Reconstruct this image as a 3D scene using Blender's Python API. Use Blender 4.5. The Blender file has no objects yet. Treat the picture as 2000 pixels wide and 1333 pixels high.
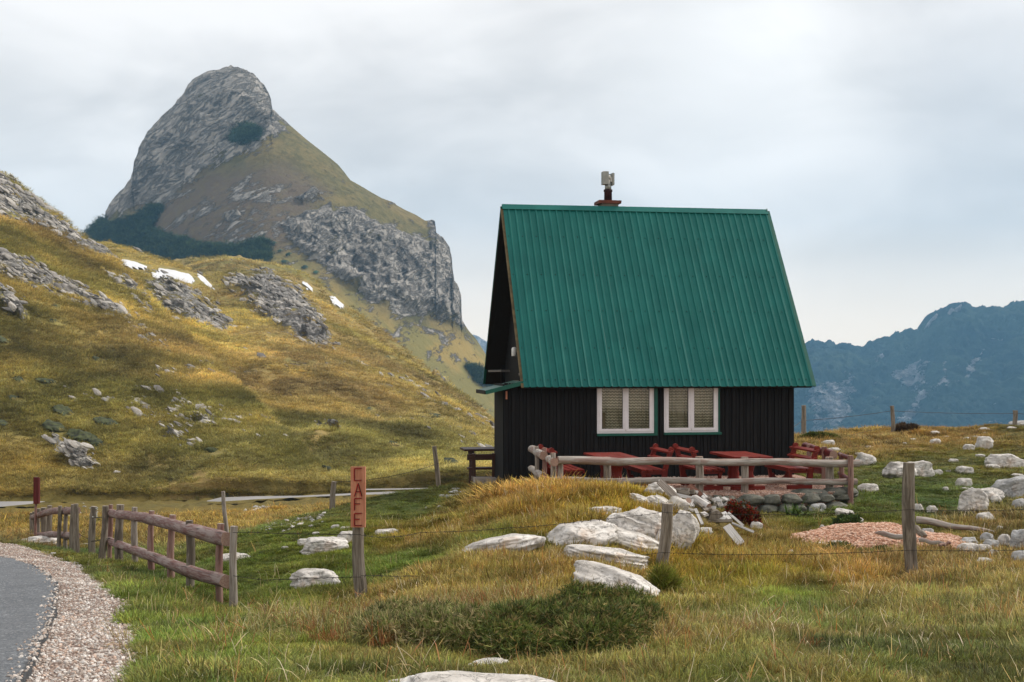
import bpy, math, random
import numpy as np
from mathutils import Vector, Matrix, Euler

# ------------------------------------------------------------------ camera, light, exposure
R = math.radians
SC = bpy.context.scene
COL = SC.collection
F, HZ = 2600.0, 707.0                 # focal length and horizon row, in pixels of a 2000 px wide frame
PITCH = math.atan((HZ - 666.5) / F)
cam = bpy.data.cameras.new('camera'); camo = bpy.data.objects.new('camera', cam); COL.objects.link(camo)
cam.sensor_width = 36.0; cam.lens = 36.0 * F / 2000.0
cam.clip_start = 0.1; cam.clip_end = 30000
camo.location = (0, 0, 0); camo.rotation_euler = (R(90) + PITCH, 0, 0)
SC.camera = camo
SUN_EL, SUN_AZ = 42.0, 62.0           # azimuth clockwise from +Y (view direction): to the right, a little behind the house
sd = Vector((math.sin(R(SUN_AZ)) * math.cos(R(SUN_EL)), math.cos(R(SUN_AZ)) * math.cos(R(SUN_EL)), math.sin(R(SUN_EL))))
sun = bpy.data.lights.new('sun', 'SUN'); suno = bpy.data.objects.new('sun', sun); COL.objects.link(suno)
sun.energy = 2.6; sun.angle = R(11); sun.color = (1.0, 0.93, 0.82)
suno.rotation_euler = sd.to_track_quat('Z', 'Y').to_euler()
SC.view_settings.view_transform = 'Standard'; SC.view_settings.look = 'None'
SC.view_settings.exposure = 0.45; SC.view_settings.gamma = 1.0; SC.view_settings.use_curve_mapping = False
SC.render.engine = 'CYCLES'
SC.cycles.use_denoising = True
SC.cycles.max_bounces = 5; SC.cycles.diffuse_bounces = 2; SC.cycles.glossy_bounces = 2
SC.cycles.transmission_bounces = 4; SC.cycles.transparent_max_bounces = 6; SC.cycles.volume_bounces = 0
SC.cycles.sample_clamp_indirect = 4


class NT:
    """small helper round a node tree"""
    def __init__(s, tree):
        s.t = tree; s.n = tree.nodes; s.l = tree.links; s.n.clear()
    def new(s, typ, **k):
        n = s.n.new(typ)
        for a, b in k.items(): setattr(n, a, b)
        return n
    def put(s, sock, v):
        if isinstance(v, bpy.types.NodeSocket): s.l.new(v, sock)
        elif v is not None:
            if hasattr(sock, 'default_value'):
                dv = sock.default_value
                if hasattr(dv, '__len__') and not hasattr(v, '__len__'): v = [v] * len(dv)
                if hasattr(dv, '__len__') and len(dv) == 4 and len(v) == 3: v = (*v, 1)
                sock.default_value = v
    def noise(s, vec, scale, detail=4, rough=.55, dist=0.0):
        n = s.new('ShaderNodeTexNoise'); s.put(n.inputs['Vector'], vec); n.inputs['Scale'].default_value = scale
        n.inputs['Detail'].default_value = detail; n.inputs['Roughness'].default_value = rough; n.inputs['Distortion'].default_value = dist
        return n.outputs['Fac']
    def voro(s, vec, scale, feature='F1', out='Distance', rnd=1.0):
        n = s.new('ShaderNodeTexVoronoi', feature=feature); s.put(n.inputs['Vector'], vec); n.inputs['Scale'].default_value = scale
        n.inputs['Randomness'].default_value = rnd
        return n.outputs[out]
    def mapv(s, vec, scale=(1, 1, 1), rot=(0, 0, 0), loc=(0, 0, 0)):
        n = s.new('ShaderNodeMapping'); s.put(n.inputs['Vector'], vec); n.inputs['Scale'].default_value = scale
        n.inputs['Rotation'].default_value = rot; n.inputs['Location'].default_value = loc
        return n.outputs[0]
    def math(s, op, a, b=None, c=None, clamp=False):
        n = s.new('ShaderNodeMath', operation=op, use_clamp=clamp); s.put(n.inputs[0], a); s.put(n.inputs[1], b)
        if c is not None: s.put(n.inputs[2], c)
        return n.outputs[0]
    def ramp(s, f, a, b, lo=0.0, hi=1.0):
        n = s.new('ShaderNodeMapRange', interpolation_type='SMOOTHSTEP'); s.put(n.inputs[0], f)
        for i, v in enumerate((a, b, lo, hi)): n.inputs[i + 1].default_value = v
        return n.outputs[0]
    def mix(s, f, a, b, mode='MIX'):
        n = s.new('ShaderNodeMix', data_type='RGBA', blend_type=mode); s.put(n.inputs[0], f); s.put(n.inputs[6], a); s.put(n.inputs[7], b)
        return n.outputs[2]
    def attr(s, name, typ='GEOMETRY', out='Color'):
        n = s.new('ShaderNodeAttribute', attribute_type=typ, attribute_name=name); return n.outputs[out]
    def obj(s): return s.new('ShaderNodeTexCoord').outputs['Object']
    def pos(s): return s.new('ShaderNodeNewGeometry').outputs['Position']
    def bump(s, h, strength, dist, normal=None):
        n = s.new('ShaderNodeBump'); s.put(n.inputs['Height'], h); n.inputs['Strength'].default_value = strength
        n.inputs['Distance'].default_value = dist
        if normal is not None: s.l.new(normal, n.inputs['Normal'])
        return n.outputs[0]
    def out(s, col, rough=.8, normal=None, spec=.3, metal=0.0, trans=0.0):
        p = s.new('ShaderNodeBsdfPrincipled'); s.put(p.inputs['Base Color'], col); s.put(p.inputs['Roughness'], rough)
        p.inputs['Specular IOR Level'].default_value = spec; p.inputs['Metallic'].default_value = metal
        if normal is not None: s.l.new(normal, p.inputs['Normal'])
        o = s.new('ShaderNodeOutputMaterial'); sh = p.outputs[0]
        if trans:
            t = s.new('ShaderNodeBsdfTranslucent'); s.put(t.inputs['Color'], col)
            m = s.new('ShaderNodeMixShader'); m.inputs[0].default_value = trans
            s.l.new(sh, m.inputs[1]); s.l.new(t.outputs[0], m.inputs[2]); sh = m.outputs[0]
        s.l.new(sh, o.inputs['Surface'])
        return p


def material(name):
    m = bpy.data.materials.new(name); m.use_nodes = True
    return m, NT(m.node_tree)


# world: nishita sky behind a nearly closed layer of soft cloud
W = bpy.data.worlds.new('World'); SC.world = W; W.use_nodes = True
w = NT(W.node_tree)
sky = w.new('ShaderNodeTexSky', sky_type='NISHITA', sun_disc=False, sun_elevation=R(SUN_EL), sun_rotation=R(SUN_AZ))
skc = w.mix(1.0, sky.outputs[0], (0.10, 0.10, 0.10), 'MULTIPLY')
dr = w.new('ShaderNodeTexCoord').outputs['Generated']
sep = w.new('ShaderNodeSeparateXYZ'); w.l.new(dr, sep.inputs[0])
dome = w.mapv(dr, scale=(1.0, 1.0, 2.2))
n1 = w.noise(w.mapv(dome, loc=(3.1, 1.2, .3)), 2.3, 4, .5, .4)
n2 = w.noise(w.mapv(dome, loc=(7.7, 4.2, 9.3)), 6.0, 5, .55, .6)
nn = w.math('ADD', w.math('MULTIPLY', n1, .7), w.math('MULTIPLY', n2, .3))
cl = w.mix(w.ramp(nn, .40, .62), (0.62, 0.59, 0.565), (0.91, 0.865, 0.825))
# brighter opening in the cloud, up and to the right of the roof
def glow(center, size):
    c = Vector(center).normalized()
    d = w.new('ShaderNodeVectorMath', operation='DISTANCE'); w.l.new(dr, d.inputs[0]); d.inputs[1].default_value = c
    return w.ramp(d.outputs['Value'], size, 0.0)
cl = w.mix(w.math('MULTIPLY', glow((.17, 1, .23), .16), .55), cl, (1.06, 1.03, .99))
cl = w.mix(w.math('MULTIPLY', glow((.36, 1, .20), .13), .55), cl, (0.55, 0.55, 0.56))
hzn = w.ramp(sep.outputs[2], .13, .0)
cl = w.mix(w.math('MULTIPLY', hzn, .85), cl, (1.30, 1.09, .85))
# a grey weather layer below the horizon line (hidden by terrain)
fin = w.mix(.95, skc, cl)
bg = w.new('ShaderNodeBackground'); w.l.new(fin, bg.inputs['Color']); bg.inputs['Strength'].default_value = 1.0
wo = w.new('ShaderNodeOutputWorld'); w.l.new(bg.outputs[0], wo.inputs['Surface'])

random.seed(7)
RNG = np.random.default_rng(11)
#@@MARK_HELPERS

# ------------------------------------------------------------------ projection and noise helpers
CP, SP = math.cos(PITCH), math.sin(PITCH)


def unproj(u, v, d):
    u = np.asarray(u, float); v = np.asarray(v, float); d = np.asarray(d, float)
    zc = -(v - 666.5) / F
    y = CP - SP * zc; z = SP + CP * zc; x = (u - 1000.0) / F
    return np.stack(np.broadcast_arrays(x / y * d, d * np.ones_like(y), z / y * d), -1)


def proj(p):
    p = np.asarray(p, float)
    yc = p[..., 1] * CP + p[..., 2] * SP; zc = -p[..., 1] * SP + p[..., 2] * CP
    return 1000 + F * p[..., 0] / yc, 666.5 - F * zc / yc


def _h(i, j, k, s):
    h = (i * 374761393 + j * 668265263 + k * 2147483647 + s * 974634777) & 0xFFFFFFFF
    h = ((h ^ (h >> 13)) * 1274126177) & 0xFFFFFFFF
    h = ((h ^ (h >> 15)) * 2246822519) & 0xFFFFFFFF
    return ((h ^ (h >> 16)) & 0xFFFFFF) / 8388607.5 - 1.0


def vnoise(p, seed=0):
    p = np.asarray(p, float); fl = np.floor(p).astype(np.int64); t = p - fl; t = t * t * (3 - 2 * t)
    r = 0
    for a in (0, 1):
        wa = t[..., 0] if a else 1 - t[..., 0]
        for b in (0, 1):
            wb = t[..., 1] if b else 1 - t[..., 1]
            for c in (0, 1):
                wc = t[..., 2] if c else 1 - t[..., 2]
                r = r + wa * wb * wc * _h(fl[..., 0] + a, fl[..., 1] + b, fl[..., 2] + c, seed)
    return r


def fbm(p, octv=4, gain=.5, seed=0):
    p = np.asarray(p, float); a, s, r = 1.0, 0.0, 0
    for o in range(octv):
        r = r + a * vnoise(p * (2.03 ** o) + 17.3 * o, seed + o); s += a; a *= gain
    return r / s


def ridged(p, octv=4, gain=.5, seed=0):
    p = np.asarray(p, float); a, s, r = 1.0, 0.0, 0
    for o in range(octv):
        r = r + a * (1 - 2 * np.abs(vnoise(p * (2.03 ** o) + 9.1 * o, seed + o))); s += a; a *= gain
    return r / s


def interp(u, pts):
    xs = [p[0] for p in pts]; ys = [p[1] for p in pts]
    return np.interp(u, xs, ys)


def sstep(x, a, b):
    t = np.clip((x - a) / (b - a), 0, 1); return t * t * (3 - 2 * t)


def polydist(u, v, poly):
    """signed distance in pixels, positive inside"""
    u = np.asarray(u, float); v = np.asarray(v, float)
    ins = np.zeros(u.shape, bool); dm = np.full(u.shape, 1e9); n = len(poly)
    for i in range(n):
        x1, y1 = poly[i]; x2, y2 = poly[(i + 1) % n]
        c = ((y1 > v) != (y2 > v)); 
        with np.errstate(divide='ignore', invalid='ignore'):
            xx = (x2 - x1) * (v - y1) / ((y2 - y1) if y2 != y1 else 1e-9) + x1
        ins ^= c & (u < xx)
        dx, dy = x2 - x1, y2 - y1; L = dx * dx + dy * dy + 1e-9
        t = np.clip(((u - x1) * dx + (v - y1) * dy) / L, 0, 1)
        dm = np.minimum(dm, np.hypot(u - x1 - t * dx, v - y1 - t * dy))
    return np.where(ins, dm, -dm)


# ------------------------------------------------------------------ object helpers
def tag(o, label=None, cat=None, group=None, kind=None):
    if label: o['label'] = label
    if cat: o['category'] = cat
    if group: o['group'] = group
    if kind: o['kind'] = kind
    return o


def empty(name, loc, rz=0.0, **k):
    o = bpy.data.objects.new(name, None); COL.objects.link(o); o.location = loc; o.rotation_euler = (0, 0, rz)
    o.empty_display_size = .2
    return tag(o, **k)


def grid_mesh(name, P, mats, attrs=None, smooth=True, kind=None, label=None, cat=None, mask=None, parent=None):
    r, c = P.shape[:2]
    me = bpy.data.meshes.new(name)
    idx = np.arange(r * c).reshape(r, c)
    q = np.stack([idx[:-1, :-1], idx[:-1, 1:], idx[1:, 1:], idx[1:, :-1]], -1).reshape(-1, 4)
    if mask is not None: q = q[mask.reshape(-1)]
    V = P.reshape(-1, 3)
    if mask is not None:
        used, inv = np.unique(q, return_inverse=True); q = inv.reshape(-1, 4); V = V[used]
        if attrs: attrs = {k: a.reshape(-1, *a.shape[2:])[used] for k, a in attrs.items()}
    me.vertices.add(len(V)); me.vertices.foreach_set('co', V.ravel().astype('f'))
    me.loops.add(q.size); me.loops.foreach_set('vertex_index', q.ravel().astype('i'))
    me.polygons.add(len(q)); me.polygons.foreach_set('loop_start', np.arange(0, q.size, 4).astype('i'))
    me.polygons.foreach_set('loop_total', np.full(len(q), 4, 'i'))
    me.polygons.foreach_set('use_smooth', np.full(len(q), smooth))
    add_attrs(me, attrs)
    me.update(); me.validate()
    me.materials.append(mats)
    o = bpy.data.objects.new(name, me); COL.objects.link(o)
    if parent is not None: o.parent = parent
    return tag(o, label=label, cat=cat, kind=kind)


def add_attrs(me, attrs):
    for k, a in (attrs or {}).items():
        a = np.asarray(a, float); a = a.reshape(len(me.vertices), -1)
        if a.shape[1] == 1:
            at = me.attributes.new(k, 'FLOAT', 'POINT'); at.data.foreach_set('value', a.ravel().astype('f'))
        else:
            if a.shape[1] == 3: a = np.c_[a, np.ones(len(a))]
            at = me.attributes.new(k, 'FLOAT_COLOR', 'POINT'); at.data.foreach_set('color', a.ravel().astype('f'))


class MB:
    """collects shapes, builds ONE mesh object; every vertex carries 'wuv' = (across, across, along) in metres"""
    def __init__(s): s.v = []; s.f = []; s.w = []; s.m = []; s.sm = []
    def add(s, verts, faces, w=None, mi=0, smooth=False):
        o = len(s.v); s.v += [tuple(map(float, x)) for x in verts]
        s.f += [tuple(i + o for i in f) for f in faces]; s.m += [mi] * len(faces); s.sm += [smooth] * len(faces)
        s.w += [tuple(map(float, x)) for x in (w if w is not None else verts)]
    def box(s, c, size, rot=None, mi=0, taper=1.0, jit=0.0):
        hx, hy, hz = [a / 2 for a in size]; la = max(range(3), key=lambda i: size[i])
        vs, ws = [], []; off = random.random() * 20
        M = rot if rot is not None else Matrix.Identity(3)
        for x, y, z in ((-1, -1, -1), (1, -1, -1), (1, 1, -1), (-1, 1, -1), (-1, -1, 1), (1, -1, 1), (1, 1, 1), (-1, 1, 1)):
            t = taper if z > 0 else 1.0
            l = Vector((x * hx * t + random.uniform(-jit, jit), y * hy * t + random.uniform(-jit, jit), z * hz + random.uniform(-jit, jit)))
            vs.append(M @ l + Vector(c)); o3 = [l[(la + 1) % 3] + off, l[(la + 2) % 3], l[la] + off]; ws.append(o3)
        s.add(vs, [(0, 3, 2, 1), (4, 5, 6, 7), (0, 1, 5, 4), (1, 2, 6, 5), (2, 3, 7, 6), (3, 0, 4, 7)], ws, mi)
    def beam(s, a, b, wd, ht, up=(0, 0, 1), mi=0):
        a, b = Vector(a), Vector(b); d = b - a; L = d.length; z = d.normalized()
        x = Vector(up).cross(z)
        x = x.normalized() if x.length > 1e-6 else Vector((1, 0, 0)); y = z.cross(x)
        s.box((a + b) / 2, (wd, ht, L), Matrix((x, y, z)).transposed(), mi)
    def tube(s, pts, rad, n=10, mi=0, wob=0.0, smooth=True, caps=True, flat=1.0, capmi=None):
        pts = [Vector(p) for p in pts]; rad = rad if hasattr(rad, '__len__') else [rad] * len(pts)
        off = random.random() * 30; vs, ws, fs = [], [], []; L = 0.0
        prev = None
        for i, p in enumerate(pts):
            d = (pts[min(i + 1, len(pts) - 1)] - pts[max(i - 1, 0)]).normalized()
            if prev is None: x = d.orthogonal().normalized()
            else: x = (prev - d * prev.dot(d)).normalized()
            prev = x; y = d.cross(x)
            if i: L += (p - pts[i - 1]).length
            for k in range(n):
                a = 2 * math.pi * k / n
                r = rad[i] * (1 + wob * math.sin(k * 1.9 + i * .9 + off) * .5 + random.uniform(-wob, wob) * .5)
                vs.append(p + x * (r * math.cos(a)) + y * (r * math.sin(a) * flat))
                ws.append((r * math.cos(a) + off, r * math.sin(a), L + off))
        for i in range(len(pts) - 1):
            for k in range(n):
                fs.append((i * n + k, i * n + (k + 1) % n, (i + 1) * n + (k + 1) % n, (i + 1) * n + k))
        s.add(vs, fs, ws, mi, smooth)
        if caps:
            cm = mi if capmi is None else capmi
            b0 = vs[:n]; b1 = vs[-n:]
            s.add(b0, [tuple(range(n))[::-1]], ws[:n], cm); s.add(b1, [tuple(range(n))], ws[-n:], cm)
    def lathe(s, prof, n=16, c=(0, 0, 0), mi=0, smooth=True):
        vs, fs = [], []
        for r, z in prof:
            for k in range(n):
                a = 2 * math.pi * k / n; vs.append((c[0] + r * math.cos(a), c[1] + r * math.sin(a), c[2] + z))
        for i in range(len(prof) - 1):
            for k in range(n): fs.append((i * n + k, i * n + (k + 1) % n, (i + 1) * n + (k + 1) % n, (i + 1) * n + k))
        fs.append(tuple(range(n))[::-1]); fs.append(tuple(range((len(prof) - 1) * n, len(prof) * n)))
        s.add(vs, fs, None, mi, smooth)
    def build(s, name, mats, parent=None, **k):
        me = bpy.data.meshes.new(name); me.from_pydata(s.v, [], s.f)
        for m in (mats if isinstance(mats, (list, tuple)) else [mats]): me.materials.append(m)
        me.polygons.foreach_set('material_index', s.m); me.polygons.foreach_set('use_smooth', s.sm)
        at = me.attributes.new('wuv', 'FLOAT_VECTOR', 'POINT'); at.data.foreach_set('vector', np.array(s.w, 'f').ravel())
        me.update()
        o = bpy.data.objects.new(name, me); COL.objects.link(o)
        if parent is not None: o.parent = parent
        return tag(o, **k)


def copy_tree(o, parent=None):
    c = o.copy(); COL.objects.link(c); c.parent = parent
    for ch in o.children: copy_tree(ch, c)
    return c


# ------------------------------------------------------------------ materials
def wood(name, ca, cb, cc=None, rough=.75, amt=.45, bump=.35, patch=.35, crack=True):
    m, t = material(name); v = t.attr('wuv', out='Vector')
    g = t.noise(t.mapv(v, scale=(60, 60, 3.0)), 1.0, 5, .6, .3)
    g2 = t.noise(t.mapv(v, scale=(9, 9, 1.6)), 1.0, 4, .6)
    col = t.mix(t.ramp(g, .36, .64), ca, cb)
    if cc: col = t.mix(t.math('MULTIPLY', t.ramp(g2, .5, .5 + patch * .3), amt * 1.6, clamp=True), col, cc)
    if crack:
        cr = t.noise(t.mapv(v, scale=(38, 38, 1.3)), 1.0, 3, .5)
        col = t.mix(t.ramp(cr, .36, .30), col, tuple(x * .25 for x in ca))
    t.out(col, rough, t.bump(g, bump, .006), .25)
    return m


M = {}
M['grey_wood'] = wood('weathered_grey_wood', (.20, .165, .135), (.36, .32, .285), (.11, .085, .065), amt=.4)
M['post_wood'] = wood('fence_post_wood', (.13, .105, .08), (.26, .225, .185), (.075, .06, .045), amt=.45)
M['bark_wood'] = wood('red_brown_bark_wood', (.24, .18, .165), (.13, .05, .042), (.32, .27, .25), amt=.35)
M['rail_wood'] = wood('peeled_rail_wood', (.25, .215, .19), (.40, .37, .34), (.20, .095, .07), amt=.3, patch=.2)
M['red_post'] = wood('reddish_post_wood', (.22, .12, .095), (.30, .20, .17), (.13, .055, .045), amt=.4)
M['end_grain'] = wood('cut_end_grain', (.28, .17, .13), (.36, .25, .2), crack=False)
M['pale_board'] = wood('bleached_board', (.46, .44, .43), (.66, .64, .62), (.26, .22, .19), amt=.3)
M['brown_board'] = wood('rusty_brown_board', (.13, .055, .035), (.2, .09, .06), (.07, .04, .03))
M['sign_wood'] = wood('sign_plank_wood', (.44, .175, .105), (.54, .245, .15), (.33, .12, .07), amt=.3, crack=False, bump=.15)
M['dark_wood'] = wood('dark_brown_stained_wood', (.035, .014, .01), (.06, .024, .018), (.10, .075, .06), amt=.2, rough=.5)
M['red_paint'] = wood('red_brown_garden_paint', (.145, .015, .010), (.20, .023, .015), (.10, .011, .008), amt=.35, rough=.45, bump=.12, crack=False)
M['dark_red'] = wood('dark_red_stained_wood', (.085, .012, .011), (.13, .02, .018), (.06, .01, .01), amt=.3, rough=.5, crack=False)
M['black_wood'] = wood('black_stained_boards', (.0035, .0034, .0037), (.0075, .0073, .0080), (.013, .012, .0115), amt=.3, rough=.75, bump=.3, crack=False)
M['soffit'] = wood('dark_soffit_boards', (.012, .010, .009), (.022, .019, .016), crack=False)
M['beam_wood'] = wood('grey_beam_wood', (.07, .065, .06), (.12, .11, .10), crack=False)


def plain(name, col, rough=.6, spec=.3, metal=0.0, var=.15, scale=6.0, bump=0.0):
    m, t = material(name); v = t.obj()
    n = t.noise(v, scale, 5, .6)
    c = t.mix(t.ramp(n, .3, .7), tuple(x * (1 - var) for x in col), tuple(min(1, x * (1 + var)) for x in col))
    t.out(c, rough, t.bump(n, bump, .01) if bump else None, spec, metal)
    return m


M['white_frame'] = plain('white_window_paint', (.70, .69, .72), .4, var=.05)
M['green_trim'] = plain('dark_green_trim', (.008, .085, .062), .45)
M['wire'] = plain('rusty_wire', (.035, .028, .024), .6, metal=.3)
M['brick_slab'] = plain('red_brick_slab', (.09, .028, .018), .8, var=.4)
M['chimney_block'] = plain('grey_green_render', (.13, .13, .11), .9, bump=.3)
M['flue'] = plain('dark_clay_flue', (.03, .012, .014), .7, var=.6, scale=8)
M['galv'] = plain('galvanised_metal', (.23, .24, .23), .45, .5, .5, var=.2)
M['galv_light'] = plain('bright_galvanised_metal', (.55, .55, .53), .4, .5, .3)
M['lamp_white'] = plain('white_enamel', (.6, .6, .58), .4)
M['red_letter'] = plain('red_letter_paint', (.42, .018, .015), .6, var=.2, scale=40)
M['black_letter'] = plain('black_letter_paint', (.012, .009, .009), .6)
M['concrete'] = plain('rough_concrete', (.30, .26, .23), .95, bump=.4)
M['beam_cream'] = plain('dull_cardboard', (.23, .19, .14), .9)
M['lichen'] = plain('pale_lichen', (.42, .44, .42), .9, var=.5, scale=40)

# roof sheet metal
m, t = material('green_roof_sheet'); v = t.obj()
n = t.noise(t.mapv(v, scale=(1.0, 1.0, .35)), 2.0, 5, .6); s2 = t.noise(t.mapv(v, scale=(14, 2, 1.2)), 1.0, 4, .6)
c = t.mix(t.ramp(n, .3, .7), (.006, .102, .093), (.010, .128, .116))
c = t.mix(t.math('MULTIPLY', t.ramp(s2, .55, .75), .25), c, (.02, .15, .135))
c = t.mix(t.math('MULTIPLY', t.ramp(t.noise(v, 26, 3, .6), .66, .74), .3), c, (.07, .18, .155))
t.out(c, t.ramp(n, .3, .7, .42, .55), None, .18)
M['roof'] = m
M['roof_dark'] = plain('dark_green_sheet', (.008, .085, .065), .5)
M['screw'] = plain('dark_screw', (.004, .012, .010), .5)
M['rust_edge'] = plain('rusty_edge', (.10, .075, .035), .7, var=.4)

# glass, curtain
m, t = material('window_glass')
gl = t.new('ShaderNodeBsdfGlossy'); gl.inputs['Roughness'].default_value = .03; gl.inputs['Color'].default_value = (.75, .75, .75, 1)
tr = t.new('ShaderNodeBsdfTransparent'); tr.inputs['Color'].default_value = (.88, .88, .84, 1)
fr = t.new('ShaderNodeFresnel'); fr.inputs[0].default_value = 1.5
mx = t.new('ShaderNodeMixShader'); t.l.new(t.math('MULTIPLY', fr.outputs[0], .7), mx.inputs[0]); t.l.new(tr.outputs[0], mx.inputs[1]); t.l.new(gl.outputs[0], mx.inputs[2])
oo = t.new('ShaderNodeOutputMaterial'); t.l.new(mx.outputs[0], oo.inputs['Surface'])
M['glass'] = m
m, t = material('lace_curtain'); v = t.obj(); sp = t.new('ShaderNodeSeparateXYZ'); t.l.new(v, sp.inputs[0])
ph = t.math('MULTIPLY', t.math('ABSOLUTE', t.math('SINE', t.math('MULTIPLY', sp.outputs[0], 42.0))), .022)
zz = t.math('ADD', sp.outputs[2], ph)
wv = t.math('SINE', t.math('MULTIPLY', zz, 2 * math.pi / .062))
fade = t.ramp(t.noise(v, 3.0, 3), .3, .6, .35, 1.0)
c = t.mix(t.math('MULTIPLY', t.ramp(wv, .0, .9), fade), (.30, .29, .245), (.80, .77, .68))
fold = t.math('SINE', t.math('MULTIPLY', sp.outputs[0], 60.0))
t.out(c, .9, t.bump(fold, .6, .02), .1)
M['curtain'] = m


# limestone
def limestone(name, ca, cb, dirt, sc=1.0):
    m, t = material(name); v = t.obj()
    n = t.noise(v, 1.6 * sc, 6, .6); f = t.noise(v, 9 * sc, 6, .65)
    c = t.mix(t.ramp(n, .35, .65), ca, cb)
    c = t.mix(t.math('MULTIPLY', t.ramp(f, .52, .66), .6), c, tuple(x * .55 for x in ca))
    n3 = t.noise(t.mapv(v, scale=(1, 1, 2.5)), 2.6 * sc, 5, .65, .6)
    cr = t.math('ABSOLUTE', t.math('SUBTRACT', n3, .5))
    c = t.mix(t.math('MULTIPLY', t.math('MULTIPLY', t.ramp(cr, .010, .0), .75), t.ramp(n, .42, .6)), c, (.09, .08, .07))
    c = t.mix(t.math('MULTIPLY', t.ramp(t.noise(v, 28 * sc, 4, .7), .55, .72), .4), c, (.17, .16, .15))
    c = t.mix(t.math('MULTIPLY', t.ramp(t.noise(v, 1.1 * sc, 4), .56, .7), .55), c, dirt)
    hgt = t.math('ADD', t.math('MULTIPLY', f, .5), t.math('MULTIPLY', t.ramp(cr, .0, .03), .5))
    t.out(c, .92, t.bump(hgt, .8, .04 / sc), .2)
    return m


M['rock'] = limestone('white_limestone', (.47, .44, .41), (.74, .71, .675), (.46, .30, .19), 1.3)
M['rock_grey'] = limestone('grey_limestone', (.34, .34, .34), (.50, .50, .50), (.30, .24, .19), 1.6)
M['wall_stone'] = limestone('dark_wall_stone', (.08, .085, .07), (.18, .18, .155), (.15, .14, .10), 3.0)

# ground under the grass: colour from per-vertex soil / turf colour
m, t = material('turf_ground'); v = t.pos()
g = t.attr('gcol'); gr = t.attr('gravel', out='Fac')
n = t.noise(v, 1.3, 6, .6); f = t.noise(v, 14, 5, .7)
c = t.mix(t.math('MULTIPLY', t.ramp(f, .4, .6), .6), g, t.mix(1.0, g, (.45, .42, .4), 'MULTIPLY'))
c = t.mix(t.math('MULTIPLY', t.ramp(n, .55, .7), .4), c, (.10, .065, .035))
gv = t.voro(v, 34, out='Color'); gsep = t.new('ShaderNodeSeparateXYZ'); t.l.new(gv, gsep.inputs[0])
gc = t.mix(gsep.outputs[0], (.36, .26, .21), (.72, .62, .55))
gc = t.mix(t.ramp(t.voro(v, 34), .25, .5), gc, (.17, .12, .10))
gm = t.math('ADD', gr, t.math('MULTIPLY', t.math('SUBTRACT', t.noise(v, 3.0, 5, .7), .5), .9))
gmask = t.ramp(gm, .45, .6)
c = t.mix(gmask, c, gc)
t.out(c, .95, t.bump(t.math('ADD', f, t.math('MULTIPLY', t.voro(v, 34), -.5)), .8, .03), .15)
M['ground'] = m

m, t = material('asphalt'); v = t.pos()
f = t.noise(v, 70, 4, .85); n = t.noise(v, 2.2, 6, .7); vv = t.voro(v, 55, out='Color'); vs = t.new('ShaderNodeSeparateXYZ'); t.l.new(vv, vs.inputs[0])
c = t.mix(t.ramp(f, .35, .7), (.060, .066, .076), (.19, .205, .225))
c = t.mix(t.math('MULTIPLY', t.ramp(vs.outputs[0], .7, 1.0), .7), c, (.30, .31, .33))
c = t.mix(t.math('MULTIPLY', t.ramp(n, .45, .65), .3), c, (.075, .08, .09))
c = t.mix(t.math('MULTIPLY', t.ramp(t.math('ADD', t.attr('edge', out='Fac'), t.math('MULTIPLY', t.noise(v, 4.0, 4), .5)), .75, 1.05), .75), c, (.02, .02, .021))
t.out(c, .8, t.bump(t.math('ADD', f, vs.outputs[0]), .7, .008), .3)
M['asphalt'] = m
M['far_road'] = plain('pale_far_road', (.26, .25, .245), .9, var=.12, scale=.3)

# pink gravel
def gravel_mat(name, sc, ca, cb, cd):
    m, t = material(name); v = t.pos()
    gv = t.voro(v, sc, out='Color'); s = t.new('ShaderNodeSeparateXYZ'); t.l.new(gv, s.inputs[0])
    d = t.voro(v, sc)
    c = t.mix(s.outputs[0], ca, cb); c = t.mix(t.ramp(d, .35, .6), c, cd)
    c = t.mix(t.math('MULTIPLY', t.ramp(t.noise(v, 1.2, 5, .7), .5, .65), .35), c, cd)
    t.out(c, .95, t.bump(t.math('SUBTRACT', 1.0, d), 1.0, .02), .15)
    return m


M['pink_gravel'] = gravel_mat('pink_gravel', 42, (.50, .30, .23), (.68, .50, .42), (.27, .15, .11))
M['heap_gravel'] = gravel_mat('heap_gravel', 30, (.60, .33, .22), (.76, .52, .40), (.26, .13, .085))

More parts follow.
